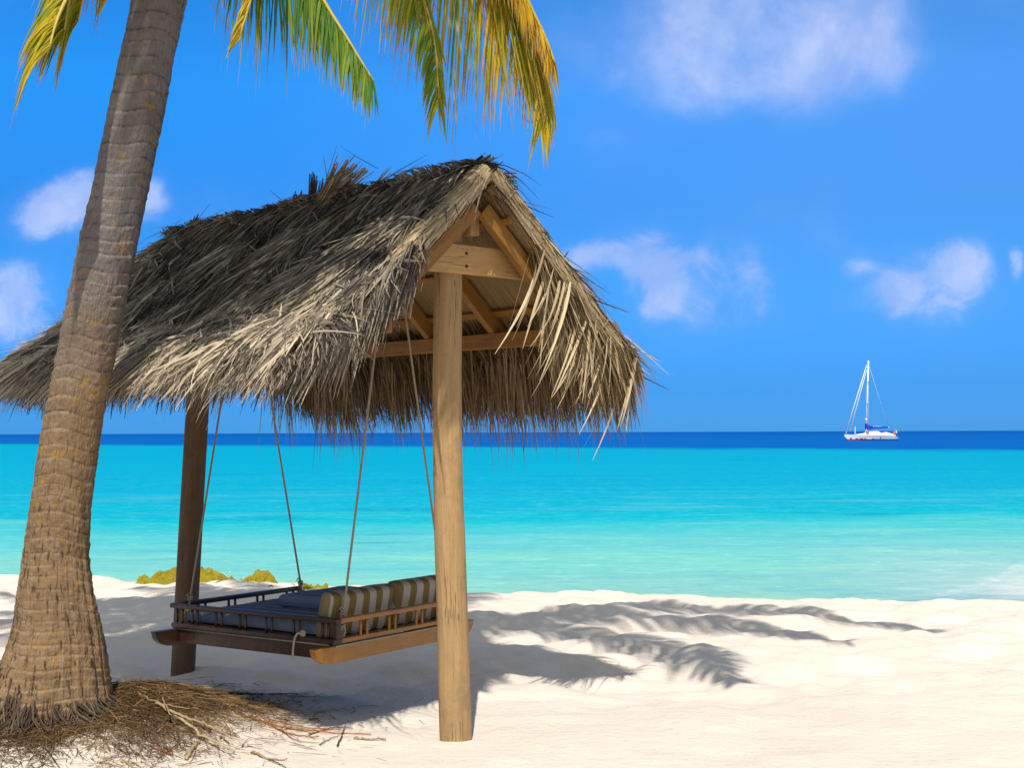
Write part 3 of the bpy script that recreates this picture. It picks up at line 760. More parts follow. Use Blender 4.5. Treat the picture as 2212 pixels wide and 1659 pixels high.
# thatch --------------------------------------------------------------
def roof_pts(s, w_, off, sg):
    n_ = unit(np.array([SL * B3 * sg + Z3]))[0]
    w_ = np.asarray(w_); s = np.asarray(s)
    base = np.stack([N0[0] + AX[0] * s + BW[0] * w_ * sg, N0[1] + AX[1] * s + BW[1] * w_ * sg, zs_(w_)], 1)
    return base + n_ * np.asarray(off)[:, None]
def thatch(sg, N, name):
    down = unit(np.array([B3 * sg - SL * Z3]))[0]; n_ = unit(np.array([SL * B3 * sg + Z3]))[0]
    m_ = MB()
    # underlay slab with ragged relief
    NU, NV = 120, 50; ss, ww = np.meshgrid(np.linspace(-0.03, LEN + 0.03, NU), np.linspace(0, WMAX[sg], NV))
    ss = ss.ravel(); ww = ww.ravel()
    off = 0.03 + 0.05 * vnoise(ss, ww * 0.6, 0.16, 2) + 0.03 * vnoise(ss, ww, 0.05, 3) - 0.03 * smooth(WMAX[sg] - 0.2, WMAX[sg], ww)
    m_.grid(roof_pts(ss, ww, off, sg), NU, NV, 0.12)
    # leaves, in rough courses
    s = rng.uniform(-0.06, LEN + 0.06, N); w_ = rng.uniform(0.0, WMAX[sg] - 0.02, N)
    ok_ = ~((s < 0.07) & (w_ < 0.42)); s, w_ = s[ok_], w_[ok_]; N = len(s)
    clump = vnoise(s, w_, 0.22, 4 + sg); clump2 = vnoise(s, w_, 0.07, 7 + sg)
    ang = 1.5 * clump + rng.normal(0, 0.3, N) + 0.8 * clump2
    loose = rng.random(N) < 0.16
    ang = np.where(loose, rng.normal(0, 1.1, N), ang)
    # leaves by the gables lean outwards
    ang = ang - 0.12 * np.exp(-((s + 0.05) / 0.3) ** 2) + 0.5 * np.exp(-((s - LEN) / 0.35) ** 2)
    d = np.cos(ang)[:, None] * down + np.sin(ang)[:, None] * A3 + (rng.uniform(-0.02, 0.16, N) + 0.1 * clump)[:, None] * n_
    d = unit(d)
    L = rng.uniform(0.12, 0.40, N); L = np.where(loose, L * 0.75, L)
    bend = np.array([0, 0, -1.0]) * rng.uniform(0.02, 0.3, N)[:, None] + A3 * rng.normal(0, 0.28, N)[:, None]
    nr = unit(n_ + rng.normal(0, 0.8, (N, 3)))
    r_ = np.clip(0.36 + 0.5 * clump + 0.4 * clump2 + rng.normal(0, 0.2, N) + 0.26 * smooth(0.3, 1.1, w_), 0, 1)  # upper leaves darker: older thatch, with crown shade put into the colour
    off = 0.03 + 0.045 * rng.random(N) + 0.05 * clump
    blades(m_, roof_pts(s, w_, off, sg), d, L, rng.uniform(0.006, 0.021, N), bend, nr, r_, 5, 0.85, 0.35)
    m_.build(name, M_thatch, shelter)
    # hanging eave leaves
    m_ = MB(); n2 = 4600
    s = rng.uniform(-0.06, LEN + 0.08, n2); w_ = rng.uniform(WMAX[sg] - 0.3, WMAX[sg], n2)
    clump = vnoise(s, w_ * 0.3, 0.13, 12 + sg)
    lat = 0.9 * clump + rng.normal(0, 0.15, n2) - 0.05 * np.exp(-(s / 0.3) ** 2) + 0.3 * np.exp(-((s - LEN) / 0.4) ** 2)
    drop = rng.uniform(-0.1, 0.6, n2) if sg > 0 else rng.uniform(0.6, 1.5, n2)
    d = unit(down[None] * (1.05 - 0.5 * drop)[:, None] + lat[:, None] * A3 - Z3 * (0.65 * drop)[:, None])
    L = (rng.uniform(0.2, 0.4, n2) * (1 + (0.5 if sg > 0 else 1.0) * clump)) * (0.72 * (0.7 + 0.3 * smooth(0.0, 0.6, s)) if sg > 0 else 1.12) * (1.06 - 0.3 * smooth(WMAX[sg] - 0.2, WMAX[sg], w_))
    bend = np.array([0, 0, -1.0]) * rng.uniform(0.1, 0.5, n2)[:, None] + A3 * rng.normal(0, 0.1, n2)[:, None]
    nr = unit(n_ + rng.normal(0, 0.6, (n2, 3)))
    r_ = np.clip(0.5 + 0.5 * clump + rng.normal(0, 0.2, n2), 0, 1)
    blades(m_, roof_pts(s, w_, rng.uniform(-0.06, 0.06, n2), sg), d, L, rng.uniform(0.007, 0.017, n2), bend, nr, r_, 5, 0.9)
    # stiff inner ribs seen from below
    n3 = 3400
    s = rng.uniform(0, LEN, n3)
    clump = vnoise(s, s * 0, 0.1, 19 + sg)
    w3 = rng.uniform(0.70, WMAX[sg] - 0.06, n3); fl = smooth(0.7, WMAX[sg], w3)[:, None]
    d = unit(down[None] * (1.0 - 0.6 * fl) - Z3 * (0.1 + 0.8 * fl) + A3 * (0.5 * clump + rng.normal(0, 0.06, n3))[:, None])
    blades(m_, roof_pts(s, w3, -0.07 + 0.05 * rng.random(n3), sg), d, rng.uniform(0.2, 0.38, n3) * (0.7 if sg > 0 else 1.1), rng.uniform(0.008, 0.02, n3),
           np.array([0, 0, -1.0]) * 0.15 + A3 * rng.normal(0, 0.1, n3)[:, None], unit(n_ + rng.normal(0, 0.5, (n3, 3))), np.clip(0.22 + 0.4 * clump + rng.normal(0, 0.15, n3), 0, 1), 5, 0.8)
    m_.build('eave_fringe', M_thatch if sg > 0 else M_fringe, shelter)
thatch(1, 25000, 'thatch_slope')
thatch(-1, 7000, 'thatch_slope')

# ridge cap: bundles laid across and stubs sticking up
m_ = MB(); N = 3600
s = rng.uniform(0.0, LEN + 0.06, N); sgn = np.where(rng.random(N) < 0.6, 1, -1)
clump = vnoise(s, sgn * 2.0, 0.15, 22)
d = unit(np.stack([sgn * 1.0, 0.8 * clump + rng.normal(0, 0.35, N)], 1) @ np.stack([B3, A3]) + Z3 * rng.uniform(-0.6, 0.35, N)[:, None])
root = np.stack([N0[0] + AX[0] * s - BW[0] * 0.10 * sgn, N0[1] + AX[1] * s - BW[1] * 0.10 * sgn, ZR + 0.03 + rng.uniform(0, 0.06, N) + 0.03 * clump], 1)
blades(m_, root, d, rng.uniform(0.15, 0.42, N), rng.uniform(0.006, 0.017, N), np.array([0, 0, -1.0]) * rng.uniform(0.3, 0.8, N)[:, None],
       unit(Z3 + rng.normal(0, 0.5, (N, 3))), np.clip(0.4 + 0.6 * clump + rng.normal(0, 0.2, N), 0, 1), 4, 0.85)
m_.build('ridge_thatch', M_thatch, shelter)
def stub(p, d, L, rad, n=60, mat=M_thatch, tone=0.45):
    """a cut bundle of stiff leaf stalks"""
    m_ = MB(); p = np.array(p); d = np.array(d, float); d /= np.linalg.norm(d)
    a = np.cross(d, [0.2, 0.1, 1]); a /= np.linalg.norm(a); b = np.cross(d, a)
    q = rng.uniform(0, 2 * math.pi, n); r_ = rad * np.sqrt(rng.random(n))
    root = p + a * (np.cos(q) * r_)[:, None] + b * (np.sin(q) * r_)[:, None]
    dd = unit(d + 0.10 * (a * np.cos(q)[:, None] + b * np.sin(q)[:, None]) + rng.normal(0, 0.05, (n, 3)))
    blades(m_, root, dd, L * rng.uniform(0.7, 1.1, n), rng.uniform(0.008, 0.016, n), rng.normal(0, 0.05, (n, 3)), unit(np.cross(dd, d + rng.normal(0, 0.6, (n, 3)))), np.clip(tone + rng.normal(0, 0.22, n), 0, 1), 3, 0.35)
    m_.build('leaf_stub', mat, shelter)
def ridge_at(px):
    k = (px - CX) / F
    return (N0[0] - k * N0[1]) / (k * AX[1] - AX[0])
s1 = ridge_at(725)
stub(rp(s1 + 0.05, 0.06, ZR + 0.02), -A3 * 0.85 + Z3 * 0.55 - B3 * 0.1, 0.34, 0.055, 130, M_straw, 0.45)
s2 = ridge_at(690)
stub(rp(s2, 0.05, ZR + 0.03), -A3 * 0.25 + Z3 * 0.9, 0.17, 0.03, 40, M_thatch, 0.15)
stub(rp(ridge_at(645), 0.05, ZR + 0.03), -A3 * 0.5 + Z3 * 0.8, 0.12, 0.02, 16, M_thatch, 0.15)
stub(rp(ridge_at(590), 0.05, ZR + 0.03), -A3 * 0.9 + Z3 * 0.35, 0.14, 0.02, 14, M_thatch, 0.2)
stub(rp(ridge_at(420), 0.03, ZR + 0.05), -A3 * 0.8 + Z3 * 0.5, 0.12, 0.025, 18, M_thatch, 0.2)
stub(rp(ridge_at(810), 0.04, ZR + 0.02), -A3 * 0.9 + Z3 * 0.36, 0.22, 0.022, 30, M_straw, 0.45)
stub(rp(0.10, 0.0, ZR + 0.01), -A3 * 0.95 + Z3 * 0.22 - B3 * 0.1, 0.15, 0.06, 90, M_thatch, 0.3)
stub(rp(0.08, -0.06, ZR - 0.02), -A3 * 0.8 - Z3 * 0.10 - B3 * 0.6, 0.17, 0.05, 70, M_thatch, 0.35)
# stray threads against the sky
for px0, py0, px1, py1, D in ((705, 375, 700, 330, 8.3), (710, 370, 728, 315, 8.3), (790, 350, 735, 322, 8.1), (850, 375, 925, 325, 7.9), (850, 385, 915, 340, 7.9), (1090, 370, 1140, 373, 7.35), (430, 470, 455, 435, 9.4), (440, 475, 480, 452, 9.4), (600, 425, 580, 410, 8.7)):
    m_ = MB(); p0 = np.array(at(px0, py0, D)); p1 = np.array(at(px1, py1, D)); d = p1 - p0; L = np.linalg.norm(d); p0 = p0 - d * 0.5; L *= 1.5
    blades(m_, p0[None], unit(d[None]), np.array([L]), np.array([0.005]), rng.normal(0, 0.05, (1, 3)), np.array([[0, -1.0, 0.2]]), np.array([0.3]), 5, 0.7)
    m_.build('stray_straw', M_thatch, shelter)

# gable rolls: straw folded over the gable rafters and bound
for sg in (1, -1):
    m_ = MB(); down = unit(np.array([B3 * sg - SL * Z3]))[0]; n_ = unit(np.array([SL * B3 * sg + Z3]))[0]
    w0, w1 = (0.0, 0.50) if sg > 0 else (0.0, 0.95)
    p0 = np.array(rp(-0.01, w0 * sg, zs_(w0))) + n_ * 0.02; L = (w1 - w0) * math.sqrt(1 + SL * SL)
    NS, NK = 26, 40
    pts = []; tcs_ = []
    for j in range(NK):
        q = j / (NK - 1)
        for i in range(NS):
            a = 2 * math.pi * i / NS
            wob = 1 + 0.12 * math.sin(q * 21) + 0.06 * rng.normal()
            if abs((q * 4) % 1 - 0.5) < 0.06: wob *= 0.84
            pts.append(p0 + down * L * q + A3 * (math.cos(a) * 0.058 * wob) + n_ * (math.sin(a) * 0.050 * wob)); tcs_.append((a * 0.06, q * 0.3, 0))
    m_.grid(np.array(pts), NS, NK, 0.45, tcs_, True)
    n4 = 750
    q = rng.random(n4); a = rng.uniform(0, 2 * math.pi, n4)
    root = p0 + down * (L * q * 0.92)[:, None] + A3 * (np.cos(a) * 0.062)[:, None] + n_ * (np.sin(a) * 0.056)[:, None]
    radial = A3 * np.cos(a)[:, None] + n_ * np.sin(a)[:, None]
    d = unit(down + radial * rng.uniform(-0.02, 0.06, n4)[:, None] + rng.normal(0, 0.04, (n4, 3)))
    blades(m_, root, d, rng.uniform(0.1, 0.26, n4), rng.uniform(0.006, 0.012, n4), rng.normal(0, 0.03, (n4, 3)), unit(radial + rng.normal(0, 0.2, (n4, 3))), np.clip(0.6 + rng.normal(0, 0.22, n4), 0, 1), 3, 0.5)
    o = m_.build('gable_roll', M_straw, shelter)
    for q in (0.125, 0.375, 0.625, 0.875):
        c = p0 + down * L * q; m2 = MB()
        ring = [tuple(c + A3 * (math.cos(a) * 0.066) + n_ * (math.sin(a) * 0.060)) for a in np.linspace(0, 2 * math.pi, 24)]
        m2.tube(ring, 0.006, 5, 0.0)
        b_ = m2.build('tie', M_rope, o); b_.matrix_parent_inverse = Matrix.Identity(4)
# fringe falling over each gable edge
for sg, N, mat_ in ((1, 1700, M_thatch), (-1, 2400, M_straw)):
    m_ = MB(); down = unit(np.array([B3 * sg - SL * Z3]))[0]; n_ = unit(np.array([SL * B3 * sg + Z3]))[0]
    w_ = rng.uniform(0.40 if sg > 0 else 0.35, WMAX[sg] - 0.02, N)
    clump = vnoise(w_, w_ * 0, 0.11, 31 + sg)
    root = roof_pts(rng.uniform(-0.05, 0.08, N), w_, rng.uniform(-0.03, 0.07, N) if sg > 0 else rng.uniform(-0.06, 0.06, N), sg)
    d = unit(down + A3 * ((-0.02 if sg > 0 else -0.12) + 0.4 * clump + rng.normal(0, 0.12, N))[:, None] - Z3 * (rng.uniform(-0.05, 0.2, N) + rng.uniform(0.0, 1.0, N) * (w_ < 0.8) if sg > 0 else rng.uniform(0.35, 1.3, N))[:, None])
    Ls = rng.uniform(0.18, 0.42, N) * (1 + 0.4 * clump) * (1.05 - 0.45 * smooth(WMAX[sg] - 0.4, WMAX[sg], w_))
    bend = np.array([0, 0, -1.0]) * (rng.uniform(0.05, 0.3, N) if sg > 0 else rng.uniform(0.2, 0.7, N))[:, None]
    blades(m_, root, d, Ls, rng.uniform(0.007, 0.018, N), bend, unit(n_ - A3 + rng.normal(0, 0.5, (N, 3))), np.clip((0.56 if sg > 0 else 0.36) + 0.4 * clump + rng.normal(0, 0.22, N), 0, 1), 5, 0.9)
    m_.build('gable_fringe', mat_, shelter)
# long pale leaves dangling in the gable opening
m_ = MB()
for i in range(64):
    w_ = rng.uniform(0.34, 1.12)
    root = np.array(rp(rng.uniform(-0.08, 0.03), -w_, zs_(w_) - rng.uniform(0.02, 0.09)))
    d = unit(np.array([B3 * rng.uniform(0.1, 0.55) - Z3 * 1.0 - A3 * rng.uniform(-0.1, 0.3)]))
    L = rng.uniform(0.22, 0.52)
    blades(m_, root[None], d, np.array([L]), np.array([rng.uniform(0.010, 0.026)]), (B3 * rng.uniform(0.0, 0.35) - Z3 * 0.1)[None], unit(np.array([-A3 * 1.0 + rng.normal(0, 0.5, 3)])), np.array([rng.uniform(0.55, 1.0)]), 6, 0.92, 0.3)
m_.build('hanging_leaves', M_straw, shelter)

# ================================================================== SWING BED
ZT = 0.64                                        # rail top
A0 = np.array(at(727, 1334, 7.6)); B0 = np.array(at(375, 1300, 8.32))
A0[2] = B0[2] = 0
e1 = (A0 - B0); L1 = float(np.linalg.norm(e1)); e1 /= L1
e2 = np.array([-e1[1], e1[0], 0]); 
if e2[1] < 0: e2 = -e2
L2 = 1.10
def bp(u, v, z): return B0 + e1 * u + e2 * v + Z3 * z
bed = empty('swing_bed', tuple(bp(L1 / 2, L2 / 2, 0.45)))
tag(bed, 'dark wooden swing bed with spindle rails hung on four ropes', 'swing bed')
def bbox(name, u0, u1, v0, v1, z0, z1, mat, bevel=0.004, along='u', parent=None):
    c = bp((u0 + u1) / 2, (v0 + v1) / 2, (z0 + z1) / 2); m_ = MB()
    hu, hv, hz = e1 * (u1 - u0) / 2, e2 * (v1 - v0) / 2, Z3 * (z1 - z0) / 2
    if along == 'u': m_.box(c, hu, hv, hz, 0.5)
    elif along == 'v': m_.box(c, hv, hu, hz, 0.5)
    else: m_.box(c, hz, hu, hv, 0.5)
    return m_.build(name, mat, parent or bed, False, bevel)
ZD = 0.525                                       # top of the bottom frame
# frame at deck level (butted)
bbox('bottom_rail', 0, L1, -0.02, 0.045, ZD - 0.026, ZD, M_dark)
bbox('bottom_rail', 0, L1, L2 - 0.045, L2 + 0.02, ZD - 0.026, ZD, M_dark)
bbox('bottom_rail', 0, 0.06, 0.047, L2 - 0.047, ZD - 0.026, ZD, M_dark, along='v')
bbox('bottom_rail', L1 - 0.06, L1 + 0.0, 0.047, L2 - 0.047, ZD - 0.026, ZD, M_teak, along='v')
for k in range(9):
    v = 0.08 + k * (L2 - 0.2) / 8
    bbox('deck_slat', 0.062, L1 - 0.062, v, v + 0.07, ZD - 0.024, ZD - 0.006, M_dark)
# aprons
bbox('apron', 0.05, L1 - 0.05, 0.0, 0.03, ZD - 0.115, ZD - 0.028, M_dark)
bbox('apron', 0.05, L1 - 0.05, L2 - 0.03, L2, ZD - 0.115, ZD - 0.028, M_dark)
# pale rope lashed along the near apron
m_ = MB(); m_.tube([tuple(bp(u, -0.003, ZD - 0.034)) for u in np.linspace(0.03, L1 - 0.05, 12)], 0.0045, 6, 0.8)
m_.build('lashing', M_rope, bed)
m_ = MB(); m_.tube([tuple(bp(L1 - 0.04 + 0.0, v, ZD - 0.036) + e1 * 0.045) for v in np.linspace(-0.01, L2 - 0.05, 12)], 0.0045, 6, 0.8)
m_.build('lashing', M_rope, bed)
# long curved-ended skids under both ends
def skid(u, mat):
    prof_ = []; vlo, vhi = -0.18, L2 + 0.18; zt, zb = ZD - 0.034, ZD - 0.128
    top = [(vlo, zt), (vhi, zt)]
    botR = [(vhi - 0.01 - 0.13 * (1 - math.cos(a)), zt - 0.012 - (zt - 0.012 - zb) * math.sin(a)) for a in np.linspace(0.05, math.pi / 2, 9)]
    botL = [(vlo + 0.01 + 0.13 * (1 - math.cos(a)), zt - 0.012 - (zt - 0.012 - zb) * math.sin(a)) for a in np.linspace(math.pi / 2, 0.05, 9)]
    poly = top + botR + botL
    m_ = MB(); n = len(poly); vs = []; tcs_ = []
    for uu in (u - 0.022, u + 0.022):
        for (v, z) in poly: vs.append(bp(uu, v, z)); tcs_.append((v + u * 7, uu, z))
    fs = [tuple(range(n)), tuple(range(2 * n - 1, n - 1, -1))]
    for i in range(n): j = (i + 1) % n; fs.append((i, n + i, n + j, j))
    m_.add(vs, fs, 0.5, tcs_)
    o = m_.build('skid', mat, bed, False, 0.004)
    return o
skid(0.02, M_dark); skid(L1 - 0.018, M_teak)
# handrails
def rail(name, pa, pb, mat): return beam(name, pa, pb, 0.019, 0.014, mat, None, 0.007, bed)
rail('handrail', bp(-0.015, 0, ZT - 0.014), bp(L1 + 0.02, 0, ZT - 0.014), M_dark)
rail('handrail', bp(0.0, 0.022, ZT - 0.014), bp(0.0, L2, ZT - 0.014), M_dark)
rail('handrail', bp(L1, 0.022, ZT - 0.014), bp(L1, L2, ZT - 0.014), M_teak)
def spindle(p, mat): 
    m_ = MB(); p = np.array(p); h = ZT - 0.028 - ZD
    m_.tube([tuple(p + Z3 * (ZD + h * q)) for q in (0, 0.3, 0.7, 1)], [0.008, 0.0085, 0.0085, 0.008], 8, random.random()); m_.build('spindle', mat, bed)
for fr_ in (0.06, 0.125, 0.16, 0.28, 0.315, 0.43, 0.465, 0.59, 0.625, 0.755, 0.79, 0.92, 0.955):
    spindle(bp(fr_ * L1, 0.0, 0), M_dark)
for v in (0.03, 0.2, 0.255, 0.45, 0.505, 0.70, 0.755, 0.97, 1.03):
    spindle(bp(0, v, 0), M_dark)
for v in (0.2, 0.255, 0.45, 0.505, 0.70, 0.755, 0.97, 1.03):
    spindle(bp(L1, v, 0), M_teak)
# corner stiles
for (u, v) in ((L1 - 0.01, 0.012), (0.012, L2 - 0.012), (L1 - 0.012, L2 - 0.012)):
    bbox('corner_stile', u - 0.016, u + 0.016, v - 0.016, v + 0.016, ZD, ZT - 0.028, M_dark, along='z')
# ropes
H1 = np.array(rp(ridge_at(846), 0, ZR - 0.1)); H2 = np.array(rp(ridge_at(530), 0, ZR - 0.1))
def rope(h, foot):
    h = np.array(h); foot = np.array(foot); m_ = MB()
    n = 60; top = h; d = foot - top; pts = [top + d * q - Z3 * 0.012 * math.sin(q * math.pi) for q in np.linspace(0, 1, n)]
    m_.tube([tuple(p) for p in pts], 0.0068, 7, 0.55)
    # loop round the ridge beam
    loop = [tuple(h + B3 * 0.038 * math.cos(a) + Z3 * (0.08 * math.sin(a) - 0.05)) for a in np.linspace(0, 2 * math.pi, 17)]
    m_.tube(loop, 0.007, 6, 0.5)
    o = m_.build('rope', M_rope, bed)
    m2 = MB(); dd = d / np.linalg.norm(d); a_ = unit(np.cross([dd], [B3]))[0]; b_ = np.cross(dd, a_)
    for q0, rad in ((0.10, 0.012), (0.085, 0.013), (0.04, 0.015), (0.02, 0.016)):
        c = foot - dd * q0
        m2.tube([tuple(c + a_ * rad * math.cos(a) + b_ * rad * math.sin(a) + dd * 0.008 * math.sin(2 * a)) for a in np.linspace(0, 2 * math.pi, 13)], 0.006, 6, 0.7)
    c = foot + Z3 * -0.01                          # the loop through the frame
    m2.tube([tuple(c + Z3 * (0.035 * math.sin(a)) + unit(np.array([e1 + e2]))[0] * 0.02 * math.cos(a)) for a in np.linspace(0, 2 * math.pi, 15)], 0.006, 6, 0.6)
    m2.tube([tuple(foot - dd * 0.10), tuple(foot - dd * 0.13 + B3 * 0.012), tuple(foot - dd * 0.11 + B3 * 0.03)], 0.004, 5, 0.7)
    k_ = m2.build('knot', M_rope, o); k_.matrix_parent_inverse = Matrix.Identity(4)
rope(H1, bp(L1 - 0.035, 0.08, ZD + 0.045)); rope(H1, bp(L1 - 0.035, L2 - 0.06, ZD + 0.045))
rope(H2, bp(0.035, 0.08, ZD + 0.045)); rope(H2, bp(0.05, L2 - 0.03, ZD + 0.045))
# loose cord end hanging over the near rail
m_ = MB(); u0 = 0.80 * L1
m_.tube([tuple(p) for p in catmull([bp(u0 + 0.03, -0.01, ZD + 0.012), bp(u0, -0.028, ZD + 0.018), bp(u0 - 0.018, -0.034, ZD - 0.01), bp(u0 - 0.03, -0.034, ZD - 0.06), bp(u0 - 0.035, -0.034, ZD - 0.125)], 24)], 0.0065, 7, 0.8)
for q in range(3): m_.tube([tuple(bp(u0 + 0.012, -0.01, ZD + 0.016) + e1 * (0.012 * math.cos(a) + 0.006 * q) + Z3 * 0.014 * math.sin(a)) for a in np.linspace(0, 2 * math.pi, 12)], 0.006, 6, 0.8)
m_.build('cord_end', M_rope, bed)

# cushions -------------------------------------------------------------
def pillow(name, c, ax, ay, az, mat, pw=4.0, bulge=0.25, tcs=None, side_mat=None, n=26, lumps=0.012, seed=1):
    """a soft slab: half axes ax (long), ay, az (thickness); superellipsoid edges and sag"""
    c, ax, ay, az = (np.array(q, float) for q in (c, ax, ay, az))
    me_pts = []; tc_ = []; fs = []
    la, lb, lz = (np.linalg.norm(q) for q in (ax, ay, az))
    for face in (1, -1):
        for j in range(n + 1):
            for i in range(n + 1):
                x = -1 + 2 * i / n; y = -1 + 2 * j / n
                px = math.copysign(1 - (1 - abs(x)) ** 1.6, x); py = math.copysign(1 - (1 - abs(y)) ** 1.6, y)
                h = max(0.0, (1 - abs(px) ** (pw * 2.2))) ** (1 / 2.6) * max(0.0, (1 - abs(py) ** (pw * 2.2))) ** (1 / 2.6)
                h2 = h * (1 - bulge + bulge * (1 - px * px) * (1 - py * py)) + 0.0
                nz = float(vnoise(px * la * 8 + seed, py * lb * 8, 1.0, seed)) * lumps
                me_pts.append(c + ax * px + ay * py + az * face * h2 + az / lz * nz * h)
                tc_.append((px * la + 50.0, py * lb, abs(px)))
    K = (n + 1) ** 2
    for f_ in (0, 1):
        for j in range(n):
            for i in range(n):
                q = [f_ * K + j * (n + 1) + i, f_ * K + j * (n + 1) + i + 1, f_ * K + (j + 1) * (n + 1) + i + 1, f_ * K + (j + 1) * (n + 1) + i]
                fs.append(q if f_ == 0 else q[::-1])
    m_ = MB(); m_.add(me_pts, fs, 0.5, tc_)
    if np.dot(np.cross(ax, ay), az) < 0: m_.f = [f[::-1] for f in m_.f]
    return m_
mt_c = bp(L1 / 2 - 0.05, L2 / 2, ZD + 0.034)
o = pillow('mattress', mt_c, e2 * (L2 / 2 - 0.05), e1 * (L1 / 2 - 0.10), Z3 * 0.036, M_blue, 14, 0.05, lumps=0.006).build('mattress', M_blue)
tag(o, 'thin blue grey striped mattress lying on the swing bed deck', 'mattress')
o = pillow('seat_cushion', bp(L1 * 0.62, L2 * 0.70, ZD + 0.108), e2 * 0.30, e1 * 0.40, Z3 * 0.04, M_blue, 16, 0.04, seed=4, lumps=0.006).build('seat_cushion', M_blue)
tag(o, 'flat blue grey striped cushion lying on top of the thin mattress', 'cushion')
lean = unit(np.array([Z3 + e1 * 0.22]))[0]; thick = unit(np.array([e1 - Z3 * 0.22]))[0]
for (v0, v1, lab, hh, sd) in ((0.02, 0.59, 'gold and cream striped back cushion nearest the swing bed front corner', 0.128, 2), (0.595, 1.12, 'gold and cream striped back cushion half hidden behind the pale post', 0.132, 3)):
    c = bp(L1 - 0.105 - 0.02, (v0 + v1) / 2, ZD + 0.045 + hh * 0.97 - 0.05)
    m_ = pillow('back_cushion', c, e2 * (v1 - v0) / 2, lean * hh, thick * 0.062, M_stripe, 4.5, 0.12, seed=sd, lumps=0.016)
    o = m_.build('back_cushion', M_stripe); tag(o, lab, 'cushion', 'back cushions on the swing bed')
    # piping round both faces of the box edge
    ringp = []
    for a in np.linspace(0, 2 * math.pi, 61):
        x = math.copysign(abs(math.cos(a)) ** 0.22, math.cos(a)); y = math.copysign(abs(math.sin(a)) ** 0.22, math.sin(a))
        ringp.append(tuple(c + e2 * (v1 - v0) / 2 * x * 0.985 + lean * hh * y * 0.985))
    m2 = MB(); m2.tube(ringp, 0.0045, 6, 0.4)
    p_ = m2.build('piping', M_piping, o); p_.matrix_parent_inverse = Matrix.Identity(4)

# ================================================================== LITTER, TWIGS
M_litter = make_leafy('palm_litter', [(0, (0.035, 0.022, 0.014)), (0.4, (0.125, 0.068, 0.028)), (0.7, (0.25, 0.15, 0.06)), (1, (0.46, 0.34, 0.20))], 0, None, 0.9, 0.3)
m_ = MB(); N = 38000
px = rng.normal(0, 1, N); py = rng.normal(0, 1, N)
lx = np.where(rng.random(N) < 0.55, -1.98 + 0.26 * px, -2.35 + 0.5 * px); ly = np.where(lx > -2.2, 7.75 + 0.46 * py, 7.22 + 0.27 * py)
dens = vnoise(lx, ly, 0.35, 40) + rng.uniform(-0.5, 0.55, N)
keep = (dens > -0.25) & (ly > 6.4)
lx, ly = lx[keep], ly[keep]; N = len(lx)
th = rng.uniform(0, 2 * math.pi, N); th = np.where(rng.random(N) < 0.22, rng.normal(-0.55, 0.5, N), th)
L = rng.uniform(0.025, 0.13, N)
d = np.stack([np.cos(th), np.sin(th), rng.normal(0.05, 0.12, N)], 1); d = unit(d)
fx, fy = lx + d[:, 0] * L, ly + d[:, 1] * L
d[:, 2] += (ground(fx, fy) - ground(lx, ly)) / L
core = np.exp(-(((lx + 1.95) / 0.36) ** 2 + ((ly - 7.75) / 0.6) ** 2))
zz0 = ground(lx, ly) + 0.003 + rng.uniform(0, 0.055, N) * core + rng.uniform(0, 0.012, N)
blades(m_, np.stack([lx, ly, zz0], 1), d, L, rng.uniform(0.0022, 0.0055, N), np.stack([rng.normal(0, 0.4, N), rng.normal(0, 0.4, N), -np.abs(rng.normal(0, 0.12, N))], 1),
       unit(Z3 + rng.normal(0, 0.5, (N, 3))), np.clip(0.45 + 0.5 * vnoise(lx, ly, 0.2, 41) + rng.normal(0, 0.2, N), 0, 1), 3, 0.5)
lit = m_.build('palm_litter', M_litter); lit['kind'] = 'stuff'
tag(lit, 'brown fibrous palm litter heaped on the sand round the trunk', 'palm litter')

M_twig_red = make_leafy('red_twig', [(0, (0.26, 0.085, 0.025)), (1, (0.50, 0.20, 0.06))], 0, None, 0.7, 0.3)
M_twig_tan = make_leafy('tan_twig', [(0, (0.24, 0.15, 0.07)), (1, (0.48, 0.36, 0.21))], 0, None, 0.8, 0.35)
M_twig_dark = make_leafy('dark_twig', [(0, (0.05, 0.03, 0.02)), (1, (0.16, 0.09, 0.05))], 0, None, 0.8, 0.3)
def twig(pix, rad, mat, label, lift=0.008, branches=()):
    pts = [on_ground(x, y, lift) for x, y in pix]
    c = catmull([tuple(p) for p in pts], max(8, 6 * len(pix)))
    c = c + rng.normal(0, rad * 0.35, c.shape)
    rad *= 0.75
    m_ = MB(); m_.tube([tuple(p) for p in c], list(np.linspace(rad, rad * 0.45, len(c))), 7, random.random())
    for b in branches:
        bpts = catmull([tuple(on_ground(x, y, lift)) for x, y in b], 10)
        m_.tube([tuple(p) for p in bpts], list(np.linspace(rad * 0.6, rad * 0.25, 10)), 6, random.random())
    o = m_.build('twig', mat)
    tag(o, label, 'twig', 'twigs scattered on the sand by the palm')
twig([(478, 1522), (545, 1552), (620, 1573), (700, 1582), (803, 1587)], 0.0095, M_twig_red, 'longest red brown twig, running from the litter towards the pale post')
twig([(500, 1515), (560, 1545), (640, 1570), (740, 1577)], 0.006, M_twig_red, 'slim red twig lying along the upper side of the longest twig')
twig([(560, 1555), (610, 1580), (665, 1592), (690, 1590)], 0.0065, M_twig_red, 'curved red twig just below the longest twig', 0.008, [[(610, 1580), (640, 1600), (690, 1606)]])
twig([(668, 1588), (720, 1572), (762, 1574)], 0.007, M_twig_red, 'short bent red twig crossing the longest twig near its end')
twig([(728, 1612), (738, 1590), (746, 1566)], 0.006, M_twig_dark, 'dark twig standing upright across the red twigs', 0.012)
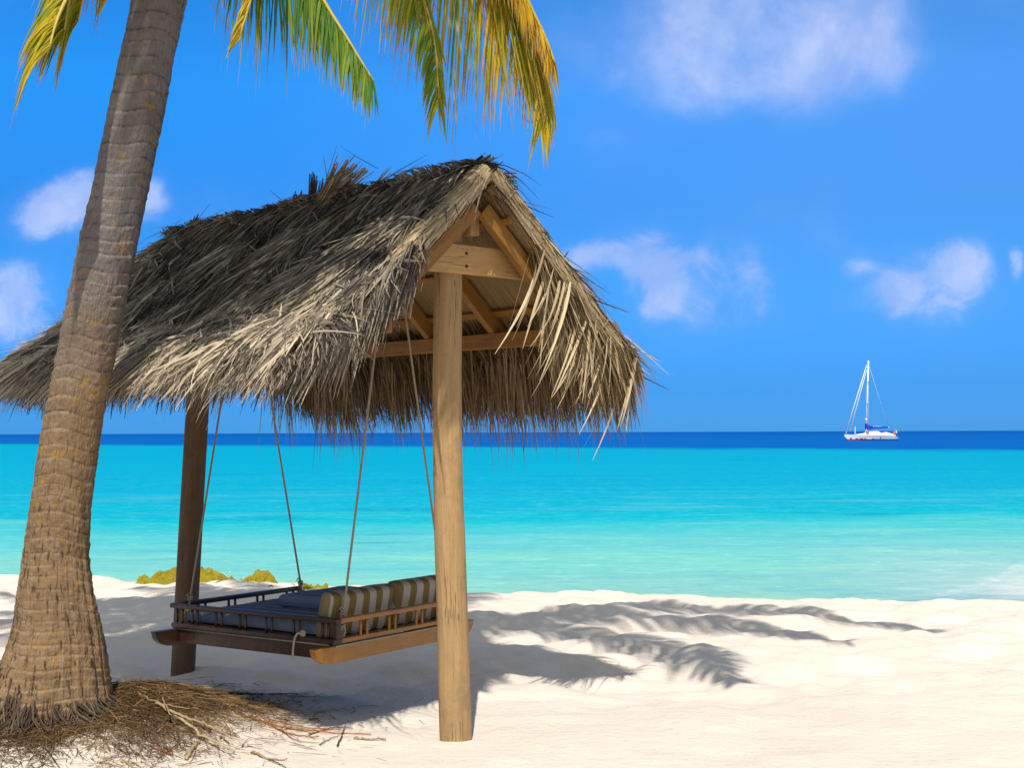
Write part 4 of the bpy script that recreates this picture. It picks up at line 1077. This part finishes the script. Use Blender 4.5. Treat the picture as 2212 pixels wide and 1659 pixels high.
twig([(765, 1595), (800, 1598), (834, 1596)], 0.009, M_twig_tan, 'stubby tan twig closest to the foot of the pale post', 0.008, [[(822, 1596), (834, 1601)]])
twig([(690, 1610), (710, 1598), (735, 1588)], 0.004, M_twig_dark, 'thin dark twig forking left of the upright twig')
twig([(545, 1625), (575, 1638), (620, 1643)], 0.009, M_twig_tan, 'brown twig alone on bright sand at the bottom edge')
twig([(580, 1642), (605, 1652), (622, 1662)], 0.005, M_twig_dark, 'thin grey twig touching the picture bottom below the lone brown twig')
twig([(280, 1610), (330, 1618), (372, 1632)], 0.010, M_twig_red, 'thick red brown twig lying in front of the litter heap')
twig([(205, 1614), (228, 1624), (246, 1640)], 0.007, M_twig_tan, 'short yellowish twig on bright sand below the trunk')
twig([(262, 1646), (276, 1650), (300, 1668)], 0.009, M_twig_tan, 'hooked yellow brown twig at the very bottom, left of centre')
twig([(0, 1611), (40, 1604), (75, 1596)], 0.013, M_twig_red, 'thick brown stick reaching in from the left edge')
twig([(104, 1660), (120, 1640), (138, 1622)], 0.006, M_twig_dark, 'dark forked twig at the bottom left corner', 0.008, [[(112, 1650), (124, 1640), (132, 1632)]])
twig([(400, 1640), (420, 1615), (445, 1590)], 0.014, M_twig_tan, 'thick grey splinter at the front edge of the litter heap')
twig([(335, 1520), (400, 1550), (455, 1570), (500, 1592)], 0.011, M_twig_tan, 'long pale stick lying down the middle of the litter heap', 0.05)
twig([(300, 1500), (350, 1522), (410, 1530)], 0.010, M_twig_tan, 'pale stick at the top of the litter heap by the trunk', 0.05)
twig([(380, 1545), (430, 1585), (480, 1612), (505, 1625)], 0.011, M_twig_tan, 'grey stick slanting down to the front of the litter heap', 0.035)
twig([(285, 1488), (345, 1484), (405, 1490)], 0.008, M_twig_tan, 'nearly level whitish stick beside the trunk foot', 0.06)
twig([(350, 1505), (365, 1540), (395, 1565)], 0.007, M_twig_tan, 'curved tan stick crossing the upper litter heap', 0.05)
twig([(668, 1556), (684, 1553), (690, 1560)], 0.006, M_twig_dark, 'small dark twig inside the shelter shadow edge')
# little green seedling
m_ = MB(); p = on_ground(312, 1602)
for a in (0.3, 1.9, 3.6, 5.0):
    d = np.array([[math.cos(a), math.sin(a), 0.9]]); d = unit(d)
    blades(m_, np.array([p]), d, np.array([0.045]), np.array([0.022]), np.array([[0, 0, -0.5]]), np.array([[0, 0, 1.0]]) + 0.01, np.array([0.2]), 4, 0.95, 0.3)
M_green = make_leafy('seedling_leaf', [(0, (0.10, 0.30, 0.02)), (1, (0.2, 0.4, 0.03))], 0.3)
tag(m_.build('seedling', M_green), 'tiny green seedling sprouting at the front of the litter heap', 'plant')

# ================================================================== REEF ROCKS, SURF
def make_rock():
    mt, tt, out = mat_new('algae_rock')
    p = objco(tt)
    n = tt.noise(p, 7, 6, 0.65); n2 = tt.noise(p, 26, 5, 0.7)
    c = tt.ramp(n, [(0.3, (0.24, 0.17, 0.02)), (0.45, (0.58, 0.42, 0.02)), (0.58, (0.50, 0.48, 0.03)), (0.72, (0.72, 0.58, 0.07))])
    c = tt.mix(tt.mrange(n2, 0.52, 0.68, 0, 0.4), c, (0.13, 0.12, 0.025))
    principled(tt, out, c, 0.7, 0.3, tt.bump(tt.math('ADD', n2, tt.noise(p, 11, 6, 0.7)), 1.0, 0.10))
    return mt
M_rock = make_rock()
def rock(px0, px1, ytop, ybot, D, label, seed, depth=0.6):
    a = at(px0, ybot, D); b = at(px1, ybot, D); top = at((px0 + px1) / 2, ytop, D).z
    cx_ = (a.x + b.x) / 2; hw = (b.x - a.x) / 2; zb = min(a.z, gz(cx_, D)) - 0.15
    n, k = 96, 40; vs = []
    for j in range(k):
        ph = (j / (k - 1)) * math.pi * 0.5
        for i in range(n):
            th = 2 * math.pi * i / n
            x = math.cos(th) * math.cos(ph) ** 0.6; y = math.sin(th) * math.cos(ph) ** 0.6; z = min(1.0, 1.25 * math.sin(ph)) ** 0.7
            q = 1 + 0.5 * float(vnoise(x * 1.3 + seed, y * 1.3 + z, 0.5, seed)) + 0.3 * float(vnoise(x * 3 + z * 2, y * 3 + seed, 0.4, seed + 1)) + 0.16 * float(vnoise(x * 8, y * 8 + z * 8, 0.5, seed + 2))
            hgt = 0.72 + 0.5 * float(vnoise(x * hw * 1.2 + seed, y + 0.2, 0.28, seed + 3)) + 0.55 * float(vnoise(x * hw * 3 + seed, y * 2, 0.3, seed + 5))
            vs.append((cx_ + hw * x * (0.75 + 0.25 * q), D + depth * y * q, zb + (top - zb) * z * max(0.3, hgt) * (0.66 + 0.2 * q)))
    m_ = MB(); m_.grid(np.array(vs), n, k, 0.5, None, True)
    tag(m_.build('reef_rock', M_rock), label, 'rock', 'algae covered rocks at the waterline')
rock(278, 455, 1226, 1262, 16.0, 'largest yellow green rock, left of the far post', 3, 0.7)
rock(405, 605, 1236, 1272, 15.5, 'ragged mossy rock just right of the far post', 7, 0.6)
rock(448, 560, 1240, 1270, 15.75, 'low mossy rock joining the two larger ones beside the far post', 24, 0.5)
rock(530, 690, 1254, 1279, 15.1, 'low flat mossy rock beyond the swing bed handrail', 12, 0.5)
rock(655, 712, 1263, 1276, 15.0, 'smallest mossy rock, beside the back cushion', 15, 0.35)

M_foam = make_plain('foam', (0.80, 0.82, 0.82), 0.9, 0.1, 0.15, 20)
m_ = MB()
for i in range(2600):
    u = rng.random(); pxx = 455 + 260 * u
    D = 17.6 - 1.6 * u + abs(rng.normal(0, 0.25))
    base = at(pxx + rng.normal(0, 14), 1260, D)
    h = abs(rng.normal(0, 0.09)) * (1 - 0.65 * u) * (1.2 if pxx < 570 else 0.8)
    z = max(WZ + 0.02, -0.36 + 0.02 * rng.normal()) + h
    r_ = rng.uniform(0.004, 0.016)
    a = rng.normal(0, 1, (4, 3)); a = unit(a) * r_
    m_.add(np.array([base.x, D, z]) + a, [(0, 1, 2), (0, 2, 3), (0, 3, 1), (1, 3, 2)], 0.5)
sf = m_.build('surf_spray', M_foam); sf['kind'] = 'stuff'
tag(sf, 'white spray breaking behind the mossy rocks', 'surf')

# ================================================================== SAILBOAT
BD = 330.0
pb = at(1882, 950, BD)
boat = empty('sailboat', (pb.x, BD, WZ))
tag(boat, 'white sailing yacht with bare mast and blue sail cover near the horizon', 'sailboat')
U = BD / F                                       # metres per photo pixel there
M_white = make_plain('white_gelcoat', (0.80, 0.80, 0.80), 0.35, 0.4, 0.08, 1)
M_red = make_plain('red_bottom_paint', (0.55, 0.06, 0.04), 0.5, 0.3, 0.2, 1)
M_cover = make_plain('blue_sail_cover', (0.01, 0.05, 0.50), 0.7, 0.2, 0.2, 1)
M_alu = make_plain('pale_mast', (0.78, 0.80, 0.80), 0.4, 0.4, 0.05, 1)
M_ltgreen = make_plain('grey_green_sleeve', (0.25, 0.42, 0.38), 0.6, 0.3, 0.1, 1)
M_orange = make_plain('orange_buoy', (0.85, 0.16, 0.04), 0.6, 0.3, 0.1, 1)
M_navy = make_plain('navy_stripe', (0.03, 0.05, 0.13), 0.5, 0.3, 0.1, 1)
def bx(px, py, dy=0.0):
    q = at(px, py, BD); return np.array([q.x, BD + dy, q.z])
def hull_section(px):
    """half beam, deck height, keel height"""
    k = (px - 1824) / (1941 - 1824)
    hb = 2.0 * max(0.02, math.sin(math.pi * min(1, k * 0.75 + 0.02))) ** 0.75
    return hb
def hull_part(name, z_of_top, z_of_bot, mat, grow=0.0, x0=1824, x1=1941):
    m_ = MB(); NS = 40; prof_n = 9; pts = []
    for i in range(NS):
        k = i / (NS - 1); px = x0 + (x1 - x0) * k
        hb = hull_section(px) + grow
        zt, zb = z_of_top(px), z_of_bot(px)
        c = bx(px, 950)
        for j in range(prof_n):
            q = j / (prof_n - 1); y = hb * (math.cos((1 - q) * 0.9) if False else (0.80 + 0.2 * q))
            pts.append((c[0], BD - y, zb + (zt - zb) * q))
        for j in range(prof_n - 1, -1, -1):
            q = j / (prof_n - 1); y = hb * (0.80 + 0.2 * q)
            pts.append((c[0], BD + y, zb + (zt - zb) * q))
    n = prof_n * 2
    m_.grid(np.array(pts), n, NS, 0.5, None, True)
    m_.f.append(list(range(n))[::-1]); m_.f.append([ (NS - 1) * n + k for k in range(n)])
    return m_.build(name, mat, boat, False)
sheer = lambda px: WZ + U * np.interp(px, [1822, 1845, 1890, 1925, 1934, 1942], [13.5, 12.5, 11.0, 10.5, 8.5, 3.5])
rake = lambda px: WZ + U * np.interp(px, [1822, 1829, 1930, 1942], [11.0, 2.6, 2.4, 3.2])
hull_part('hull', sheer, rake, M_white)
bot = hull_part('bottom_stripe', lambda px: WZ + U * 2.38, lambda px: WZ - 0.2, M_red, 0.015, 1831, 1880)
hull_part('stern_stripe', lambda px: WZ + U * 1.9, lambda px: WZ - 0.2, M_navy, 0.015, 1881, 1935)
for x0, x1, y in ((1834, 1839, 4.6), (1845, 1851, 3.6), (1853, 1861, 4.0), (1863, 1868, 3.6), (1880, 1884, 3.2), (1897, 1899, 7)):
    q = bx((x0 + x1) / 2, 950); hb = hull_section((x0 + x1) / 2); m_ = MB()
    m_.box((q[0], BD - hb * 0.92 - 0.04, WZ + U * y), ((x1 - x0) / 2 * U, 0, 0), (0, 0.05, 0), (0, 0, 0.09), 0.5)
    m_.build('hull_marking', M_navy, boat, False)
# cabin: a lofted low coachroof
def loft(name, stations, mat, halfy):
    m_ = MB(); pts = []
    for (px, py_t) in stations:
        c = bx(px, py_t); zb = float(sheer(px)) - 0.1; zt = max(c[2], zb + 0.02)
        for (y, q) in ((-1, 0), (-0.9, 0.8), (-0.6, 1), (0.6, 1), (0.9, 0.8), (1, 0)): pts.append((c[0], BD + y * halfy, zb + (zt - zb) * q))
    m_.grid(np.array(pts), 6, len(stations), 0.5, None, False)
    return m_.build(name, mat, boat, False)
loft('cabin', [(1846, 939), (1866, 936), (1874, 932.5), (1893, 931.5), (1898, 933), (1902, 935.5), (1908, 935), (1913, 933.5), (1922, 936), (1932, 938.5)], M_white, 1.1)
def pole(name, a, b, r0, r1, mat, parent=None, n=10):
    m_ = MB(); m_.tube([tuple(a), tuple((np.array(a) + np.array(b)) / 2), tuple(b)], [r0, (r0 + r1) / 2, r1], n, 0.5)
    return m_.build(name, mat, parent or boat)
pole('mast', bx(1871, 936), bx(1876, 779), 0.24, 0.17, M_alu)
pole('mast_sleeve', bx(1871.2, 917), bx(1871.4, 908), 0.27, 0.27, M_ltgreen)
pole('radar', bx(1871.4, 908), bx(1871.5, 904.5), 0.36, 0.28, M_white)
pole('spreader', bx(1874.4, 825, -0.9), bx(1874.4, 825, 0.9), 0.07, 0.07, M_ltgreen)
pole('spreader', bx(1872.8, 870, -1.1), bx(1872.8, 870, 1.1), 0.07, 0.07, M_alu)
pole('furled_sail', bx(1827, 936), bx(1872, 789), 0.17, 0.08, M_white)
pole('furled_sail', bx(1836, 932), bx(1872, 799), 0.13, 0.06, M_white)
pole('backstay', bx(1877, 790), bx(1920, 925), 0.022, 0.022, M_alu)
for y in (-1.6, 1.6): pole('shroud', bx(1872, 938, y), bx(1875.5, 800), 0.02, 0.02, M_alu)
pole('boom', bx(1872, 926.5), bx(1921, 923), 0.11, 0.09, M_alu)
m_ = MB(); pts = []
for k in range(14):
    q = k / 13; px = 1869 + (1918 - 1869) * q
    ytop = np.interp(px, [1869, 1871, 1876, 1884, 1918], [913, 913.5, 918, 920.3, 921.5]); ybot = np.interp(px, [1869, 1876, 1885, 1918], [929.5, 928.5, 926.5, 924.5])
    hh = (ybot - ytop) / 2 * U; c = bx(px, (ytop + ybot) / 2)
    for i in range(12):
        a = 2 * math.pi * i / 12; pts.append((c[0], BD + 0.28 * math.cos(a), c[2] + hh * math.sin(a)))
m_.grid(np.array(pts), 12, 14, 0.5, None, True); m_.f.append(list(range(12))); m_.f.append([13 * 12 + i for i in range(12)])
cov = m_.build('sail_cover', M_cover, boat)
m_ = MB()
for px, wd in ((1886.5, 1.6), (1889.5, 0.7), (1892, 1.5), (1894.6, 1.0), (1897.4, 1.2), (1900.2, 1.4), (1903, 0.8)):
    c = bx(px, 921.4); m_.box((c[0], BD - 0.30, c[2]), (wd / 2 * U, 0, 0), (0, 0.03, 0), (0, 0, 0.085), 0.5)
lt = m_.build('lettering', M_white, cov, False); lt.matrix_parent_inverse = Matrix.Identity(4)
def ball(name, c, r, mat, sz=1.0):
    m_ = MB(); pts = []
    for j in range(9):
        ph = -math.pi / 2 + math.pi * j / 8
        for i in range(14):
            th = 2 * math.pi * i / 14; pts.append((c[0] + r * math.cos(th) * max(0.01, math.cos(ph)), c[1] + r * math.sin(th) * max(0.01, math.cos(ph)), c[2] + r * sz * math.sin(ph)))
    m_.grid(np.array(pts), 14, 9, 0.5, None, True); return m_.build(name, mat, boat)
ball('red_bag', bx(1871.5, 933, -1.2), 0.38, M_orange, 0.75)
ball('lifebuoy', bx(1929.5, 936, -1.0), 0.30, M_orange, 1.2)
pole('flagpole', bx(1933, 938), bx(1933.5, 927), 0.04, 0.03, M_orange)
m_ = MB()
for k, col in enumerate(range(2)):
    pass
c = bx(1936.3, 932.6)
m_.box((c[0], BD, c[2]), (2.2 * U, 0, -0.12), (0, 0.02, 0), (0.06, 0, 2.6 * U), 0.5)
M_flag, ft, fo = mat_new('tricolour_flag')
fx = ft.new('ShaderNodeSeparateXYZ'); ft.put(fx.inputs[0], ft.new('ShaderNodeTexCoord').outputs['Generated'])
principled(ft, fo, ft.ramp(fx.outputs[0], [(0, (0.02, 0.25, 0.08)), (0.34, (0.8, 0.8, 0.8)), (0.67, (0.6, 0.03, 0.03))], 'CONSTANT'), 0.8, 0.1)
m_.build('flag', M_flag, boat, False)
# wind vane sail on the foredeck
pole('foredeck_pole', bx(1847.3, 938), bx(1847.3, 922), 0.13, 0.05, M_white)
